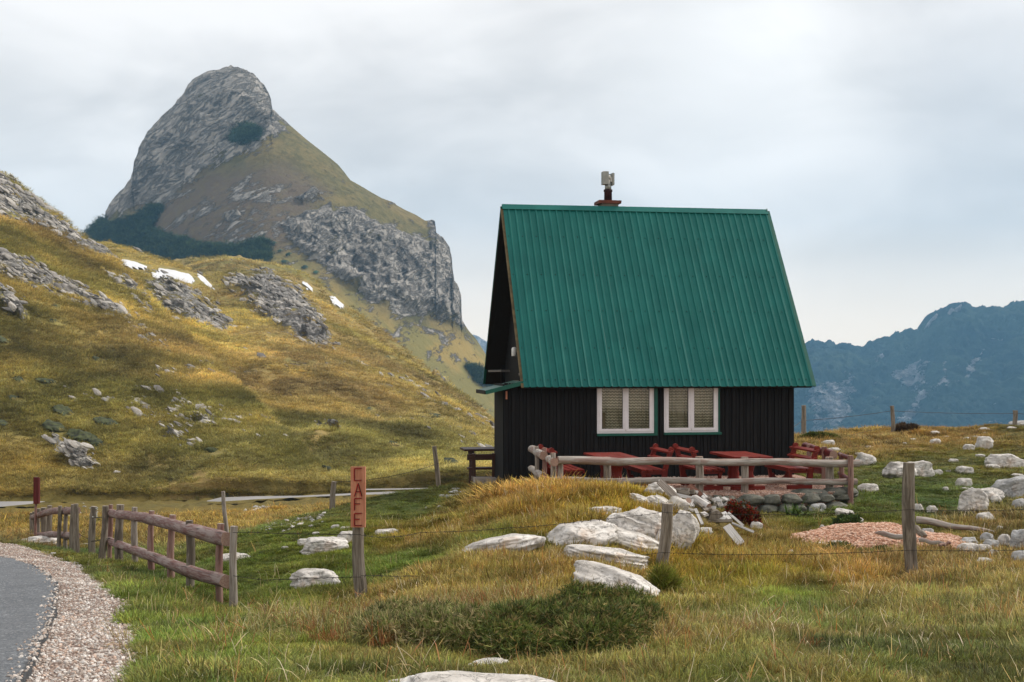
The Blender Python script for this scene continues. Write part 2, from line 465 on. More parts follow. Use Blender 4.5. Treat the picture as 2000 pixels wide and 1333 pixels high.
# hills: grass + rock, mask per vertex
def hill_mat(name, ga, gb, gc, rock_a, rock_b, s, strata=None, brown=(.14, .10, .07), bd=3.2):
    m, t = material(name); v = t.pos()
    n = t.noise(v, .012 * s, 5, .6); n2 = t.noise(v, .06 * s, 5, .65); f = t.noise(v, .35 * s, 6, .7)
    g = t.mix(t.ramp(n, .38, .62), ga, gb)
    g = t.mix(t.ramp(n2, .42, .62), g, gc)
    g = t.mix(t.math('MULTIPLY', t.ramp(f, .40, .62), .55), g, t.mix(1.0, g, (.42, .46, .45), 'MULTIPLY'))
    g = t.mix(t.math('MULTIPLY', t.ramp(t.noise(v, 1.1 * s, 4, .7), .52, .7), .5), g, t.mix(1.0, g, (1.5, 1.4, 1.3), 'MULTIPLY'))
    rm = t.attr('rock', out='Fac')
    vv = t.mapv(v, scale=(1, 1, 2.2)) if not strata else t.mapv(t.mapv(v, rot=(0, strata, 0)), scale=(.6, .6, 1.5))
    r1 = t.noise(vv, .16 * s, 7, .68, .3); r2 = t.noise(vv, .55 * s, 5, .7)
    riso = t.noise(v, .1 * s, 7, .7, .2)
    rc = t.mix(t.ramp(t.math('ADD', t.math('MULTIPLY', r1, .6), t.math('MULTIPLY', riso, .4)), .38, .60), rock_a, rock_b)
    cr = t.math('ABSOLUTE', t.math('SUBTRACT', t.noise(vv, .22 * s, 6, .7, .8), .5))
    rc = t.mix(t.math('MULTIPLY', t.ramp(cr, .022, .0), .75), rc, tuple(x * .3 for x in rock_a))
    br = t.attr('brown', out='Fac')
    g = t.mix(t.math('MULTIPLY', br, t.ramp(f, .3, .6, .6, 1.0)), g, brown)
    g = t.mix(t.attr('gold', out='Fac'), g, t.mix(t.ramp(n2, .4, .6), (.20, .175, .062), (.29, .215, .072)))
    mk = t.math('ADD', rm, t.math('MULTIPLY', t.math('SUBTRACT', t.noise(vv, .13 * s, 8, .78), .5), 2.3))
    mk = t.ramp(mk, .46, .56)
    c = t.mix(mk, g, rc)
    h = t.mix(mk, t.math('MULTIPLY', t.math('ADD', f, n2), .35), t.math('ADD', r1, t.math('MULTIPLY', t.ramp(cr, 0, .06), .35)))
    t.out(c, .95, t.bump(h, 1.0, bd / s), .1)
    return m


M['hill_near'] = hill_mat('golden_hill', (.33, .265, .085), (.27, .24, .08), (.38, .285, .10), (.32, .30, .28), (.52, .50, .47), 1.6)
M['hill_mid'] = hill_mat('golden_hill_far', (.31, .245, .085), (.22, .20, .07), (.36, .26, .10), (.30, .28, .265), (.48, .46, .44), 1.0)
M['peak'] = hill_mat('peak_rock_and_turf', (.150, .130, .055), (.105, .098, .048), (.19, .150, .065), (.20, .185, .17), (.36, .335, .305), .45, strata=R(36), brown=(.12, .092, .066), bd=1.6)
M['blue_mtn'] = hill_mat('wooded_mountain', (.022, .042, .034), (.048, .072, .044), (.010, .022, .022), (.26, .26, .28), (.46, .46, .49), .12)
M['snow'] = plain('old_snow', (.62, .63, .66), .7, var=.04, scale=.3)
M['juniper_far'] = plain('dark_juniper', (.040, .046, .016), .9, var=.75, scale=1.6, bump=.8)
M['pine'] = plain('dwarf_pine', (.018, .042, .022), .9, var=.6, scale=.25)

# leaves / blades, tinted per instance or per vertex
def blade_mat(name, typ, trans=.25):
    m, t = material(name)
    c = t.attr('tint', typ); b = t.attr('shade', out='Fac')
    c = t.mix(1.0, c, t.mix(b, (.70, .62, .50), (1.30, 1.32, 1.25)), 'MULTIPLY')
    if typ == 'INSTANCER': c = t.mix(1.0, c, t.attr('jit'), 'MULTIPLY')
    t.out(c, .7, None, .2, trans=trans)
    return m


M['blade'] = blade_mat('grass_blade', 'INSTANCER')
m, t = material('pebble'); c = t.attr('tint', 'INSTANCER'); n = t.noise(t.obj(), 3, 3)
t.out(t.mix(t.ramp(n, .4, .6), c, t.mix(1.0, c, (.75, .72, .7), 'MULTIPLY')), .9, None, .2); M['pebble'] = m
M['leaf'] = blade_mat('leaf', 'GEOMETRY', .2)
# ------------------------------------------------------------------ ground: one sheet from behind the camera to the far valley
CTRL = [  # (u, v, distance)
    (0, 1333, 8.6), (250, 1333, 8.5), (500, 1333, 8.4), (1000, 1333, 8.2), (1500, 1333, 8.5), (2000, 1333, 9.0),
    (100, 1230, 11.7), (500, 1240, 11.2), (1000, 1260, 10.4), (1500, 1235, 11.6), (2000, 1235, 12),
    (1250, 1230, 12.0), (850, 1205, 13.2), (700, 1240, 11.6),
    (453, 1188, 16.5), (300, 1150, 17.2), (200, 1150, 16.2), (0, 1200, 14), (100, 1130, 18.5), (0, 1092, 22), (0, 1065, 26.5), (-200, 1100, 21),
    (150, 1084, 28.3), (375, 1150, 18.3), (336, 1137, 19.5), (265, 1110, 22), (228, 1097, 24), (60, 1064, 31), (0, 1056, 32), (-200, 1056, 32),
    (100, 1046, 42), (-100, 1046, 42), (100, 1020, 62), (-150, 1020, 62), (40, 990, 100), (-250, 1002, 100), (260, 1050, 36), (330, 1046, 40),
    (480, 1046, 24), (600, 1009, 26), (700, 986, 27.5), (800, 963, 29), (880, 953, 30), (945, 948, 30.5),
    (480, 1068, 33), (520, 1038, 45), (560, 1002, 72), (600, 976, 98), (420, 984, 98), (700, 1030, 36), (700, 990, 62), (700, 974, 96),
    (850, 1000, 38), (850, 985, 62), (850, 965, 105), (620, 1160, 16.1), (700, 1178, 15.7), (600, 1060, 21.5), (750, 1040, 22), (850, 1000, 25), (800, 1150, 15.9),
    (1150, 957, 22.8), (1060, 963, 23.4), (985, 972, 24.6), (1250, 972, 22.4), (1320, 1003, 21.7), (1100, 1000, 21), (1190, 1060, 19.2), (1200, 1105, 17.6),
    (1210, 1172, 15), (1345, 1092, 19), (984, 960, 28.1), (1150, 968, 27.2), (1400, 968, 27.2),
    (1600, 950, 29.5), (1700, 926, 33), (1900, 900, 38), (1680, 980, 26.3), (1775, 1130, 17.7), (1930, 1102, 19), (2150, 1100, 19), (1950, 1000, 25.4), (2200, 1000, 25.4),
    (1500, 1132, 17.5), (1300, 1112, 18.3), (1500, 1052, 21.5), (1450, 988, 25.6), (1600, 857, 51), (1750, 847, 54), (1900, 842, 56), (2000, 836, 58), (2250, 832, 60),
    (1800, 880, 42.5), (2200, 900, 38), (1640, 1040, 22.0), (1450, 870, 48),
]
cu = np.array([c[0] for c in CTRL], float); cv = np.array([c[1] for c in CTRL], float); cd = np.array([c[2] for c in CTRL], float)
CPT = unproj(cu, cv, cd)
extra = np.array([[x, y, z] for x, y, z in ((-8, 2, -1.62), (0, 2, -1.55), (8, 2, -1.6), (-4, 5, -1.75), (4, 5, -1.75), (0, -12, -1.4), (-15, -8, -1.4), (15, -8, -1.4), (-12, 8, -2.0), (12, 8, -2.0))], float)
CPT = np.r_[CPT, extra]


def gco(x, y):
    yy = np.maximum(y, -14) + 20
    return np.stack([np.clip(x / np.maximum(np.maximum(y, 0) + 4, 1), -.62, .62) * 3.2, np.log(yy) * 1.6], -1)


def _tps(r2): return .5 * r2 * np.log(r2 + 1e-12)


CC = gco(CPT[:, 0], CPT[:, 1]); nC = len(CC)
K = _tps(((CC[:, None] - CC[None]) ** 2).sum(-1)) + np.eye(nC) * 2e-4
Pm = np.c_[np.ones(nC), CC]
A = np.zeros((nC + 3, nC + 3)); A[:nC, :nC] = K; A[:nC, nC:] = Pm; A[nC:, :nC] = Pm.T
SOL = np.linalg.solve(A, np.r_[CPT[:, 2], 0, 0, 0])


def G(x, y, detail=True):
    x = np.asarray(x, float); y = np.asarray(y, float); sh = np.broadcast(x, y).shape
    x = np.broadcast_to(x, sh).ravel(); y = np.broadcast_to(y, sh).ravel()
    yc = np.minimum(y, 110); xc = x * np.where(y > 110, 114 / (y + 4), 1)
    q = gco(xc, yc); z = np.empty(len(x))
    for i in range(0, len(x), 20000):
        s = slice(i, i + 20000)
        z[s] = _tps(((q[s, None] - CC[None]) ** 2).sum(-1)) @ SOL[:nC] + SOL[nC] + q[s] @ SOL[nC + 1:]
    az = x / np.maximum(y, 5)
    right = sstep(az, -.05, .0)
    z = z - right * .42 * np.maximum(0, y - 62) - .25 * np.maximum(0, y - 125) * (1 - right)
    if detail:
        p = np.stack([x, y, 0 * x], -1); am = sstep(y, 3, 12) * np.clip(y / 30, .4, 3)
        z = z + am * (.12 * fbm(p * .45, 3, seed=3) + .085 * fbm(p * 1.6, 3, seed=5))
    return np.maximum(z, -330 + 20 * np.sin(x * .004)).reshape(sh)


def gz(x, y): return float(G(np.array([x]), np.array([y]))[0])


_D = np.exp(np.linspace(math.log(4.0), math.log(120), 880))


def gp(u, v):
    """the point of the ground seen in direction (u, v)"""
    D = _D[::8]
    for _ in range(2):
        P = unproj(u, v, D); dz = P[:, 2] - G(P[:, 0], P[:, 1])
        i = np.argmax(dz < 0)
        if dz[i] >= 0: i = len(D) - 1
        if i == 0: return P[0]
        D = np.linspace(D[i - 1], D[i], 12)
    t = dz[i - 1] / (dz[i - 1] - dz[i]); return P[i - 1] * (1 - t) + P[i] * t


def gpn(us, vs):
    P = unproj(np.repeat(us[:, None], 220, 1), np.repeat(vs[:, None], 220, 1), _D[::4][None, :220]); dz = P[..., 2] - G(P[..., 0], P[..., 1])
    i = np.clip(np.argmax(dz < 0, 1), 1, 219); k = np.arange(len(us)); t = (dz[k, i - 1] / (dz[k, i - 1] - dz[k, i]))[:, None]
    return P[k, i - 1] * (1 - t) + P[k, i] * t


# what grows where: (u, v, colour of turf, blade height, share of long dry grass)
ZON = [
    (550, 1210, (.120, .150, .028), .09, .10), (350, 1260, (.130, .155, .034), .11, .25), (330, 1190, (.125, .145, .035), .12, .3), (180, 1085, (.10, .12, .03), .06, .05), (620, 1050, (.085, .11, .022), .045, .03), (800, 985, (.075, .095, .022), .045, .05),
    (540, 1110, (.10, .13, .025), .06, .04), (760, 1100, (.105, .135, .026), .07, .06), (900, 1010, (.15, .125, .03), .10, .2), (960, 1000, (.25, .16, .045), .20, .6), (1040, 965, (.30, .18, .055), .24, .8),
    (1130, 950, (.33, .18, .05), .24, .8), (1230, 990, (.34, .24, .03), .22, .5), (1080, 1020, (.24, .17, .04), .20, .5), (1180, 1030, (.24, .18, .045), .2, .5), (1000, 1100, (.23, .155, .05), .18, .5), (880, 1130, (.20, .155, .05), .15, .4),
    (1000, 1060, (.13, .14, .03), .10, .15), (1300, 1040, (.25, .19, .04), .2, .4), (1420, 1085, (.27, .20, .045), .22, .55), (1400, 1140, (.20, .18, .045), .16, .3), (1340, 1180, (.17, .16, .045), .16, .3),
    (1650, 1110, (.28, .18, .065), .18, .6), (1840, 1120, (.24, .17, .07), .18, .6), (1600, 1170, (.12, .15, .035), .09, .12), (1450, 1250, (.17, .15, .05), .12, .35), (1900, 1180, (.20, .175, .06), .16, .5), (1700, 1240, (.15, .15, .045), .12, .3),
    (1500, 1320, (.085, .10, .028), .08, .15), (1850, 1300, (.085, .095, .028), .09, .2), (1800, 975, (.085, .11, .022), .05, .04), (1720, 920, (.10, .115, .028), .06, .1), (1700, 868, (.25, .175, .07), .15, .5), (1620, 880, (.22, .16, .06), .14, .4),
    (1880, 850, (.24, .15, .05), .16, .5), (1980, 850, (.14, .12, .04), .10, .3), (1900, 890, (.11, .11, .03), .07, .15), (1960, 1040, (.16, .12, .045), .15, .4), (1660, 1005, (.09, .12, .028), .08, .1), (700, 1320, (.12, .13, .04), .09, .2),
    (1000, 1320, (.12, .12, .04), .09, .2), (60, 1058, (.18, .13, .05), .15, .5), (60, 1030, (.20, .14, .035), .25, .5), (500, 1020, (.24, .17, .05), .2, .5), (350, 1060, (.20, .14, .045), .2, .4), (1250, 1280, (.13, .13, .042), .12, .3),
    (1340, 1240, (.22, .155, .06), .16, .5), (1370, 1010, (.16, .12, .06), .06, .1), (1410, 1040, (.22, .16, .05), .09, .2), (1340, 985, (.18, .14, .05), .06, .1), (1460, 1000, (.13, .12, .035), .09, .1),
]
ZP = np.array([gp(z[0], z[1])[:2] for z in ZON]); ZC = np.array([z[2] for z in ZON]); ZH = np.array([z[3] for z in ZON]); ZL = np.array([z[4] for z in ZON])


def zone(x, y):
    x = np.asarray(x, float).ravel(); y = np.asarray(y, float).ravel()
    p = np.stack([x, y], -1); wx = fbm(np.stack([x * .5, y * .5, 0 * x], -1), 3, seed=21) * 1.0
    q = np.stack([np.clip((x + wx) / (np.maximum(y, 0) + 3), -.5, .5) * 3, np.log(np.maximum(y, 0) + 3)], -1)
    zq = np.stack([ZP[:, 0] / (ZP[:, 1] + 3) * 3, np.log(ZP[:, 1] + 3)], -1)
    C = np.empty((len(x), 3)); H = np.empty(len(x)); L = np.empty(len(x))
    for i in range(0, len(x), 20000):
        s = slice(i, i + 20000); d2 = ((q[s, None] - zq[None]) ** 2).sum(-1); wt = 1 / (d2 + .0012) ** 2; wt /= wt.sum(1, keepdims=True)
        C[s] = wt @ ZC; H[s] = wt @ ZH; L[s] = wt @ ZL
    # patches of greener and drier turf
    n = fbm(np.stack([x * .9, y * .9, 0 * x], -1), 4, seed=31); n = n[:, None]
    C = C * (1 + .35 * n) + np.array([.05, .02, -.004]) * np.clip(fbm(np.stack([x * .35, y * .35, 0 * x], -1), 3, seed=33), -.5, 1)[:, None]
    return np.clip(C * np.array([1.25, 1.32, 1.22]), .01, 1), H * .74, L


# roadside gravel and asphalt outlines, as world curves
ASPH = [gp(u, v)[:2] for u, v in ((-160, 1082), (0, 1091), (40, 1101), (78, 1116), (102, 1133), (113, 1152), (112, 1180), (106, 1210), (92, 1250), (72, 1292), (50, 1333))]
ASPH += [np.array([-2.75, 7.0]), np.array([-2.9, 5.0]), np.array([-3.1, 2.0]), np.array([-3.6, -4.0])]
GRAV = [gp(u, v)[:2] for u, v in ((-160, 1056), (0, 1062), (60, 1074), (120, 1092), (170, 1118), (205, 1140), (238, 1165), (252, 1200), (266, 1240), (262, 1290), (272, 1333))]
GRAV += [np.array([-2.0, 7.0]), np.array([-2.0, 4.0]), np.array([-2.0, -4.0])]
POLY_G = [tuple(p) for p in GRAV] + [(-30, -4), (-30, 30)]
POLY_A = [tuple(p) for p in ASPH] + [(-30, -4), (-30, 20)]


def gravel_at(x, y):
    return sstep(polydist(x, y, POLY_G), -.28, .28)


ys = np.r_[-20, -10, -4, np.exp(np.linspace(math.log(1.5), math.log(130), 620)), np.exp(np.linspace(math.log(140), math.log(5200), 60))]
ua = np.linspace(-1, 1, 560); az = np.sign(ua) * (np.abs(ua) * .46 + .54 * np.abs(ua) ** 6)
YY, AA = np.meshgrid(ys, az, indexing='ij'); XX = AA * (np.maximum(YY, 0) + 6) * 1.02
ZZ = G(XX, YY)
gc_, _, _ = zone(XX, YY)
grid_mesh('ground', np.stack([XX, YY, ZZ], -1), M['ground'], {'gcol': gc_ * .62, 'gravel': gravel_at(XX, YY)}, kind='structure')

# asphalt: a sheet 4 cm thick with a crumbling edge
ac = []
for i in range(len(ASPH) - 1):
    for k in range(14):
        ac.append(ASPH[i] * (1 - k / 14) + ASPH[i + 1] * (k / 14))
ac = np.array(ac)
for _ in range(3): ac[1:-1] = (ac[:-2] + ac[1:-1] * 2 + ac[2:]) / 4
ac = ac + .045 * np.stack([fbm(np.c_[ac * 3, 0 * ac[:, 0]], 3, seed=8), fbm(np.c_[ac * 3, 0 * ac[:, 0] + 5], 3, seed=9)], -1)
inner = np.stack([np.full(len(ac), -16.0), np.clip(ac[:, 1] * 1.0, -4, 21)], -1)
ts = np.r_[0, .0001, np.linspace(.003, 1, 60) ** 1.5]
PA = np.empty((len(ts), len(ac), 3)); ED = np.zeros((len(ts), len(ac)))
for j, tt in enumerate(ts):
    q = ac * (1 - tt) + inner * tt; PA[j, :, :2] = q; PA[j, :, 2] = G(q[:, 0], q[:, 1], True) + (.045 if j else -.04)
    ED[j] = np.exp(-np.linalg.norm(q - ac, axis=1) / .10)
grid_mesh('road', PA, M['asphalt'], {'edge': ED}, kind='structure')


# the same road again, far below on the hillside
def far_strip(name, pts):
    """pts: (u, v of the middle, distance, seen height in pixels)"""
    a = np.array([list(unproj(u, v, d)) + [h * d * d / F / 10.4] for u, v, d, h in pts]); n = 160
    s = np.linspace(0, len(a) - 1, n); i = np.minimum(s.astype(int), len(a) - 2); f = (s - i)[:, None]
    c = a[i] * (1 - f) + a[i + 1] * f; rows = []
    for k in (-.5, -.25, 0, .25, .5):
        q = c[:, :3].copy(); q[:, 2] = c[:, 2] + k * c[:, 3] * .004; q[:, 1] += k * c[:, 3]; q[:, 0] *= q[:, 1] / c[:, 1]; rows.append(q)
    return grid_mesh(name, np.array(rows), M['far_road'], kind='structure')


# ------------------------------------------------------------------ hills and mountains
def hill(us, crest, dcrest, foot, dfoot, rows, bulge=.25, back=8, dback=.35):
    """terrain rising from a foot to a crest: rows evenly spread as seen, plus rows falling away behind the crest"""
    us = np.asarray(us, float); vc = interp(us, crest); vf = interp(us, foot); dc = interp(us, dcrest); df = interp(us, dfoot)
    vc = np.minimum(vc, vf - 1); s = np.linspace(0, 1, 200)
    zf = unproj(us, vf, df)[:, 2]; zc = unproj(us, vc, dc)[:, 2]
    P = np.empty((rows + back, len(us), 3))
    for i, u in enumerate(us):
        y = df[i] + (dc[i] - df[i]) * s
        z = zf[i] + (zc[i] - zf[i]) * ((1 - bulge) * s + bulge * s * s * (3 - 2 * s))
        x0, x1 = (u - 1000) / F * df[i], (u - 1000) / F * dc[i]
        el = z / y
        el = np.maximum.accumulate(el + s * 1e-6)
        tt = np.interp(np.linspace(el[0], el[-1], rows), el, s)
        yy = np.interp(tt, s, y); P[:rows, i, 1] = yy; P[:rows, i, 2] = np.interp(tt, s, z); P[:rows, i, 0] = (u - 1000) / F * yy * 1.0
        b = np.arange(1, back + 1) / back
        P[rows:, i, 1] = dc[i] * (1 + dback * b); P[rows:, i, 2] = zc[i] - np.abs(zc[i] - zf[i]) * b ** 1.6 - 1.5 * b
        P[rows:, i, 0] = (u - 1000) / F * P[rows:, i, 1]
    return P


def hill_v(us, crest, foot, depth, rows, back=10):
    us = np.asarray(us, float); vc = interp(us, crest); vf = interp(us, foot); k = np.ones(31) / 31
    vs = np.convolve(np.pad(vc, 15, 'edge'), k, 'valid'); t = np.linspace(0, 1, rows)[:, None]; v = vf + (vc - vf) * t
    Y = depth(us[None], v) + 22 * np.exp(-np.maximum(v - vs, 0) / 14)
    P = np.empty((rows + back, len(us), 3)); P[:rows] = unproj(us[None] + 0 * v, v, Y); top = P[rows - 1]
    for b in range(1, back + 1):
        q = b / back; P[rows - 1 + b] = top * (1 + .35 * q); P[rows - 1 + b, :, 2] = top[:, 2] - 260 * q ** 1.4 - 3 * b
    return P


def rockmask(P, areas, warp, ws):
    u, v = proj(P)
    wn = fbm(P * ws, 4, .6, seed=41) * warp
    m = np.zeros(u.shape)
    for val, soft, poly in areas:
        m = np.maximum(m, val * sstep(polydist(u, v, poly) + wn, -soft, soft))
    return m


def streak(P, sc, seed, ang=R(-40)):
    al = P[..., 0] * math.cos(ang) + P[..., 2] * math.sin(ang); ac_ = -P[..., 0] * math.sin(ang) + P[..., 2] * math.cos(ang) + 4 * fbm(P * .02, 2, seed=seed + 4)
    return fbm(np.stack([al * sc * .16, P[..., 1] * sc * .25, ac_ * sc], -1), 4, .6, seed=seed)


def relief(P, rm, grass_amp, rock_amp, sc, seed, strata=None, lift=.25, gully=0.0):
    q = P * sc
    g = fbm(q * .35, 4, .5, seed=seed) * grass_amp
    r = ridged(q * np.array([1, 1, 1.8]), 5, .55, seed=seed + 3)
    if strata is not None:
        c, s_ = math.cos(strata), math.sin(strata)
        al = P[..., 0] * c + P[..., 2] * s_; ac_ = -P[..., 0] * s_ + P[..., 2] * c
        ac_ = ac_ + 6 * fbm(P * .012, 3, seed=seed + 8)
        r = .35 * r + .65 * ridged(np.stack([al * .018, P[..., 1] * .02, ac_ * .12], -1), 4, .6, seed=seed + 5)
    d = g + rm * rock_amp * r
    if gully: d = d + gully * streak(P, .07, seed + 20) + gully * .4 * streak(P, .25, seed + 25)
    fade = np.ones(P.shape[0]); fade[:6] = np.linspace(0, 1, 6)
    if strata is not None: fade[395:] = .45; fade[375:395] = np.linspace(1, .45, 20)
    d = d * fade[:, None]
    Q = P.copy(); Q[..., 1] -= d * .75; Q[..., 2] += d * lift * 2.2
    return Q


ROAD_V = [(-700, 997), (0, 982), (80, 981), (250, 981), (410, 976), (600, 968), (850, 958), (1000, 952), (1200, 950)]
DF = [(-700, 101), (1200, 112)]
crA = [(-1500, 20), (-700, 60), (-300, 240), (0, 335), (22, 348), (60, 381), (90, 402), (120, 428), (150, 453), (175, 470), (205, 484), (232, 512), (260, 545), (300, 590), (350, 645), (420, 722), (500, 795), (560, 852), (610, 905), (650, 943), (690, 968)]
PA_ = hill(np.r_[np.arange(-1500, -100, 5), np.arange(-100, 688, 2.0)], crA, [(-1500, 420), (-700, 400), (0, 330), (200, 300), (300, 240), (420, 180), (560, 135), (680, 106)], ROAD_V, DF, 330)
ar = [(.62, 22, [(-700, 40), (0, 325), (60, 372), (150, 445), (215, 478), (262, 540), (250, 560), (200, 520), (150, 500), (90, 455), (40, 430), (0, 420), (-700, 200)]),
      (.55, 22, [(0, 490), (60, 505), (130, 545), (240, 598), (300, 650), (330, 690), (300, 690), (230, 640), (150, 600), (60, 570), (0, 545), (-300, 500)]),
      (.55, 14, [(200, 520), (262, 545), (300, 590), (290, 610), (240, 570), (195, 540)]),
      (.66, 6, [(110, 862), (165, 890), (185, 920), (165, 925), (110, 880)]), (.68, 5, [(330, 850), (395, 878), (385, 886), (335, 862)]), (.6, 8, [(380, 820), (415, 824), (412, 838), (385, 834)]),
      (.62, 8, [(0, 560), (25, 575), (60, 625), (48, 632), (15, 605), (0, 590)])]
rm = rockmask(PA_, ar, 14, .05)
rm = np.maximum(rm, .22 + .22 * fbm(PA_ * .03, 3, seed=2))
RMA = rm; QA = relief(PA_, sstep(rm, .36, .6), 1.0, 3.2, .13, 100, gully=2.3)
grid_mesh('golden_hillside', QA, M['hill_near'], {'rock': rm, 'brown': 0 * rm}, kind='structure')

crB = [(60, 520), (150, 482), (180, 476), (210, 475), (250, 482), (300, 500), (350, 515), (385, 535), (420, 562), (450, 582), (480, 602), (520, 628), (560, 655), (600, 680), (640, 706), (700, 750), (760, 808), (830, 868), (900, 925), (940, 946)]
PB_ = hill(np.arange(60, 940, 2.0), crB, [(60, 480), (210, 460), (350, 430), (480, 360), (640, 270), (760, 200), (830, 160), (940, 116)], ROAD_V, DF, 300)
ar = [(.60, 24, [(262, 525), (340, 545), (420, 585), (500, 640), (560, 680), (575, 715), (520, 690), (440, 660), (380, 640), (300, 590)]), (.50, 20, [(180, 560), (260, 600), (380, 690), (360, 700), (250, 650), (190, 600)]),
      (.6, 14, [(200, 500), (262, 545), (300, 600), (270, 610), (215, 550)]), (.62, 5, [(620, 838), (670, 850), (668, 858), (622, 846)])]
rm = rockmask(PB_, ar, 16, .04); rm = np.maximum(rm, .24 + .24 * fbm(PB_ * .025, 3, seed=6))
RMB = rm; QB = relief(PB_, sstep(rm, .36, .6), 1.2, 4.2, .09, 140, gully=3.2)
grid_mesh('snowy_hill_spur', QB, M['hill_near'], {'rock': rm, 'brown': 0 * rm}, kind='structure')

crC = [(300, 525), (340, 514), (370, 508), (400, 503), (430, 501), (470, 504), (530, 515), (565, 525), (600, 545), (640, 570), (690, 606), (740, 645), (800, 690), (860, 738), (920, 790), (980, 840), (1040, 885), (1100, 935)]
PC_ = hill(np.arange(300, 1098, 2.2), crC, [(300, 640), (450, 620), (600, 540), (760, 420), (920, 290), (1000, 220), (1100, 130)], ROAD_V, DF, 290)
ar = [(.64, 20, [(425, 545), (520, 535), (580, 560), (620, 600), (650, 650), (660, 690), (620, 690), (560, 650), (500, 615), (450, 585)]), (.56, 14, [(650, 700), (760, 712), (755, 725), (660, 715)]),
      (.7, 7, [(480, 524), (540, 528), (535, 538), (480, 534)]), (.55, 8, [(840, 730), (900, 755), (890, 765), (845, 745)])]
rm = rockmask(PC_, ar, 14, .03); rm = np.maximum(rm, .22 + .22 * fbm(PC_ * .02, 3, seed=9))
RMC = rm; QC = relief(PC_, sstep(rm, .36, .6), 2.0, 5.5, .07, 180, gully=4.5)
grid_mesh('rocky_hill_spur', QC, M['hill_mid'], {'rock': rm, 'brown': 0 * rm}, kind='structure')

# the grass flank below the cliff, then the peak itself
crM = [(60, 560), (120, 508), (160, 470), (180, 452), (190, 440), (205, 430), (209, 412), (213, 400), (226, 384), (240, 370), (256, 352), (262, 340), (260, 326), (266, 312), (272, 296), (280, 280), (300, 250), (320, 232), (340, 213), (355, 190), (370, 168), (385, 153), (400, 144), (416, 138), (436, 134), (455, 133), (470, 137), (488, 146), (498, 152), (506, 162), (520, 175), (527, 190), (531, 200), (532, 218), (545, 230), (560, 241), (580, 258), (600, 275), (620, 290), (640, 305), (660, 321), (672, 335), (684, 351), (700, 360), (725, 375), (745, 387), (765, 396), (790, 410), (812, 420), (830, 431), (845, 433), (852, 442), (854, 462), (868, 475), (880, 490), (884, 510), (885, 535), (888, 552), (897, 566), (901, 580), (902, 606), (904, 628), (915, 645), (930, 662), (950, 694), (968, 712), (985, 730), (1020, 765), (1100, 845), (1180, 930)]
usM = np.r_[np.arange(60, 840, 1.8), np.arange(840, 908, .7), np.arange(908, 1180, 3)]
PM_ = hill_v(usM, crM, [(60, 800), (500, 800), (900, 880), (1180, 960)], lambda u, v: 700 + .55 * (800 - v) + .02 * np.abs(u - 520) ** 1.5, 420)
cone = [(120, 500), (150, 380), (210, 300), (300, 170), (370, 80), (520, 80), (575, 190), (570, 262), (500, 300), (430, 330), (380, 370), (330, 400), (280, 410), (230, 430)]
cliff = [(545, 438), (590, 425), (640, 410), (690, 400), (740, 430), (800, 455), (838, 470), (835, 410), (890, 400), (960, 560), (960, 645), (880, 638), (840, 625), (780, 618), (720, 592), (650, 540), (600, 505), (560, 470)]
ar = [(.80, 34, cone), (.78, 22, cliff), (.50, 34, [(320, 420), (450, 350), (560, 340), (610, 400), (560, 470), (430, 475), (330, 470)]), (.85, 8, [(575, 385), (620, 372), (632, 388), (590, 402)]),
      (.8, 7, [(430, 425), (470, 412), (478, 428), (445, 442)]), (.75, 7, [(745, 385), (775, 400), (760, 405)]), (.9, 6, [(560, 430), (650, 405), (660, 430), (565, 450)])]
rm = rockmask(PM_, ar, 10, .012); rm = np.maximum(rm, .27 + .24 * fbm(PM_ * .012, 3, seed=12))
br = rockmask(PM_, [(1.0, 25, [(260, 400), (400, 330), (560, 320), (650, 370), (600, 430), (560, 500), (300, 500)])], 14, .01)  # brownish scree; the cloud shadow on the peak is put into this colour too
QM = relief(PM_, sstep(rm, .4, .85), 7, 14, .026, 220, strata=R(38))
uu, vv_ = proj(PM_)
flute = sstep(polydist(uu, vv_, cliff), -5, 25)
QM[..., 1] -= flute * (17 * ridged(np.stack([PM_[..., 0] * .026, PM_[..., 1] * .01, PM_[..., 2] * .007], -1), 5, .62, seed=77) + 7 * ridged(np.stack([PM_[..., 0] * .01, PM_[..., 1] * .01, PM_[..., 2] * .06 + PM_[..., 0] * .015], -1), 4, .6, seed=78))
gold = rockmask(PM_, [(1.0, 22, [(500, 505), (560, 500), (650, 562), (780, 640), (900, 655), (960, 690), (1010, 760), (1000, 960), (500, 960)])], 10, .012)
grid_mesh('rocky_peak', QM, M['peak'], {'rock': rm, 'brown': br, 'gold': gold}, kind='structure')

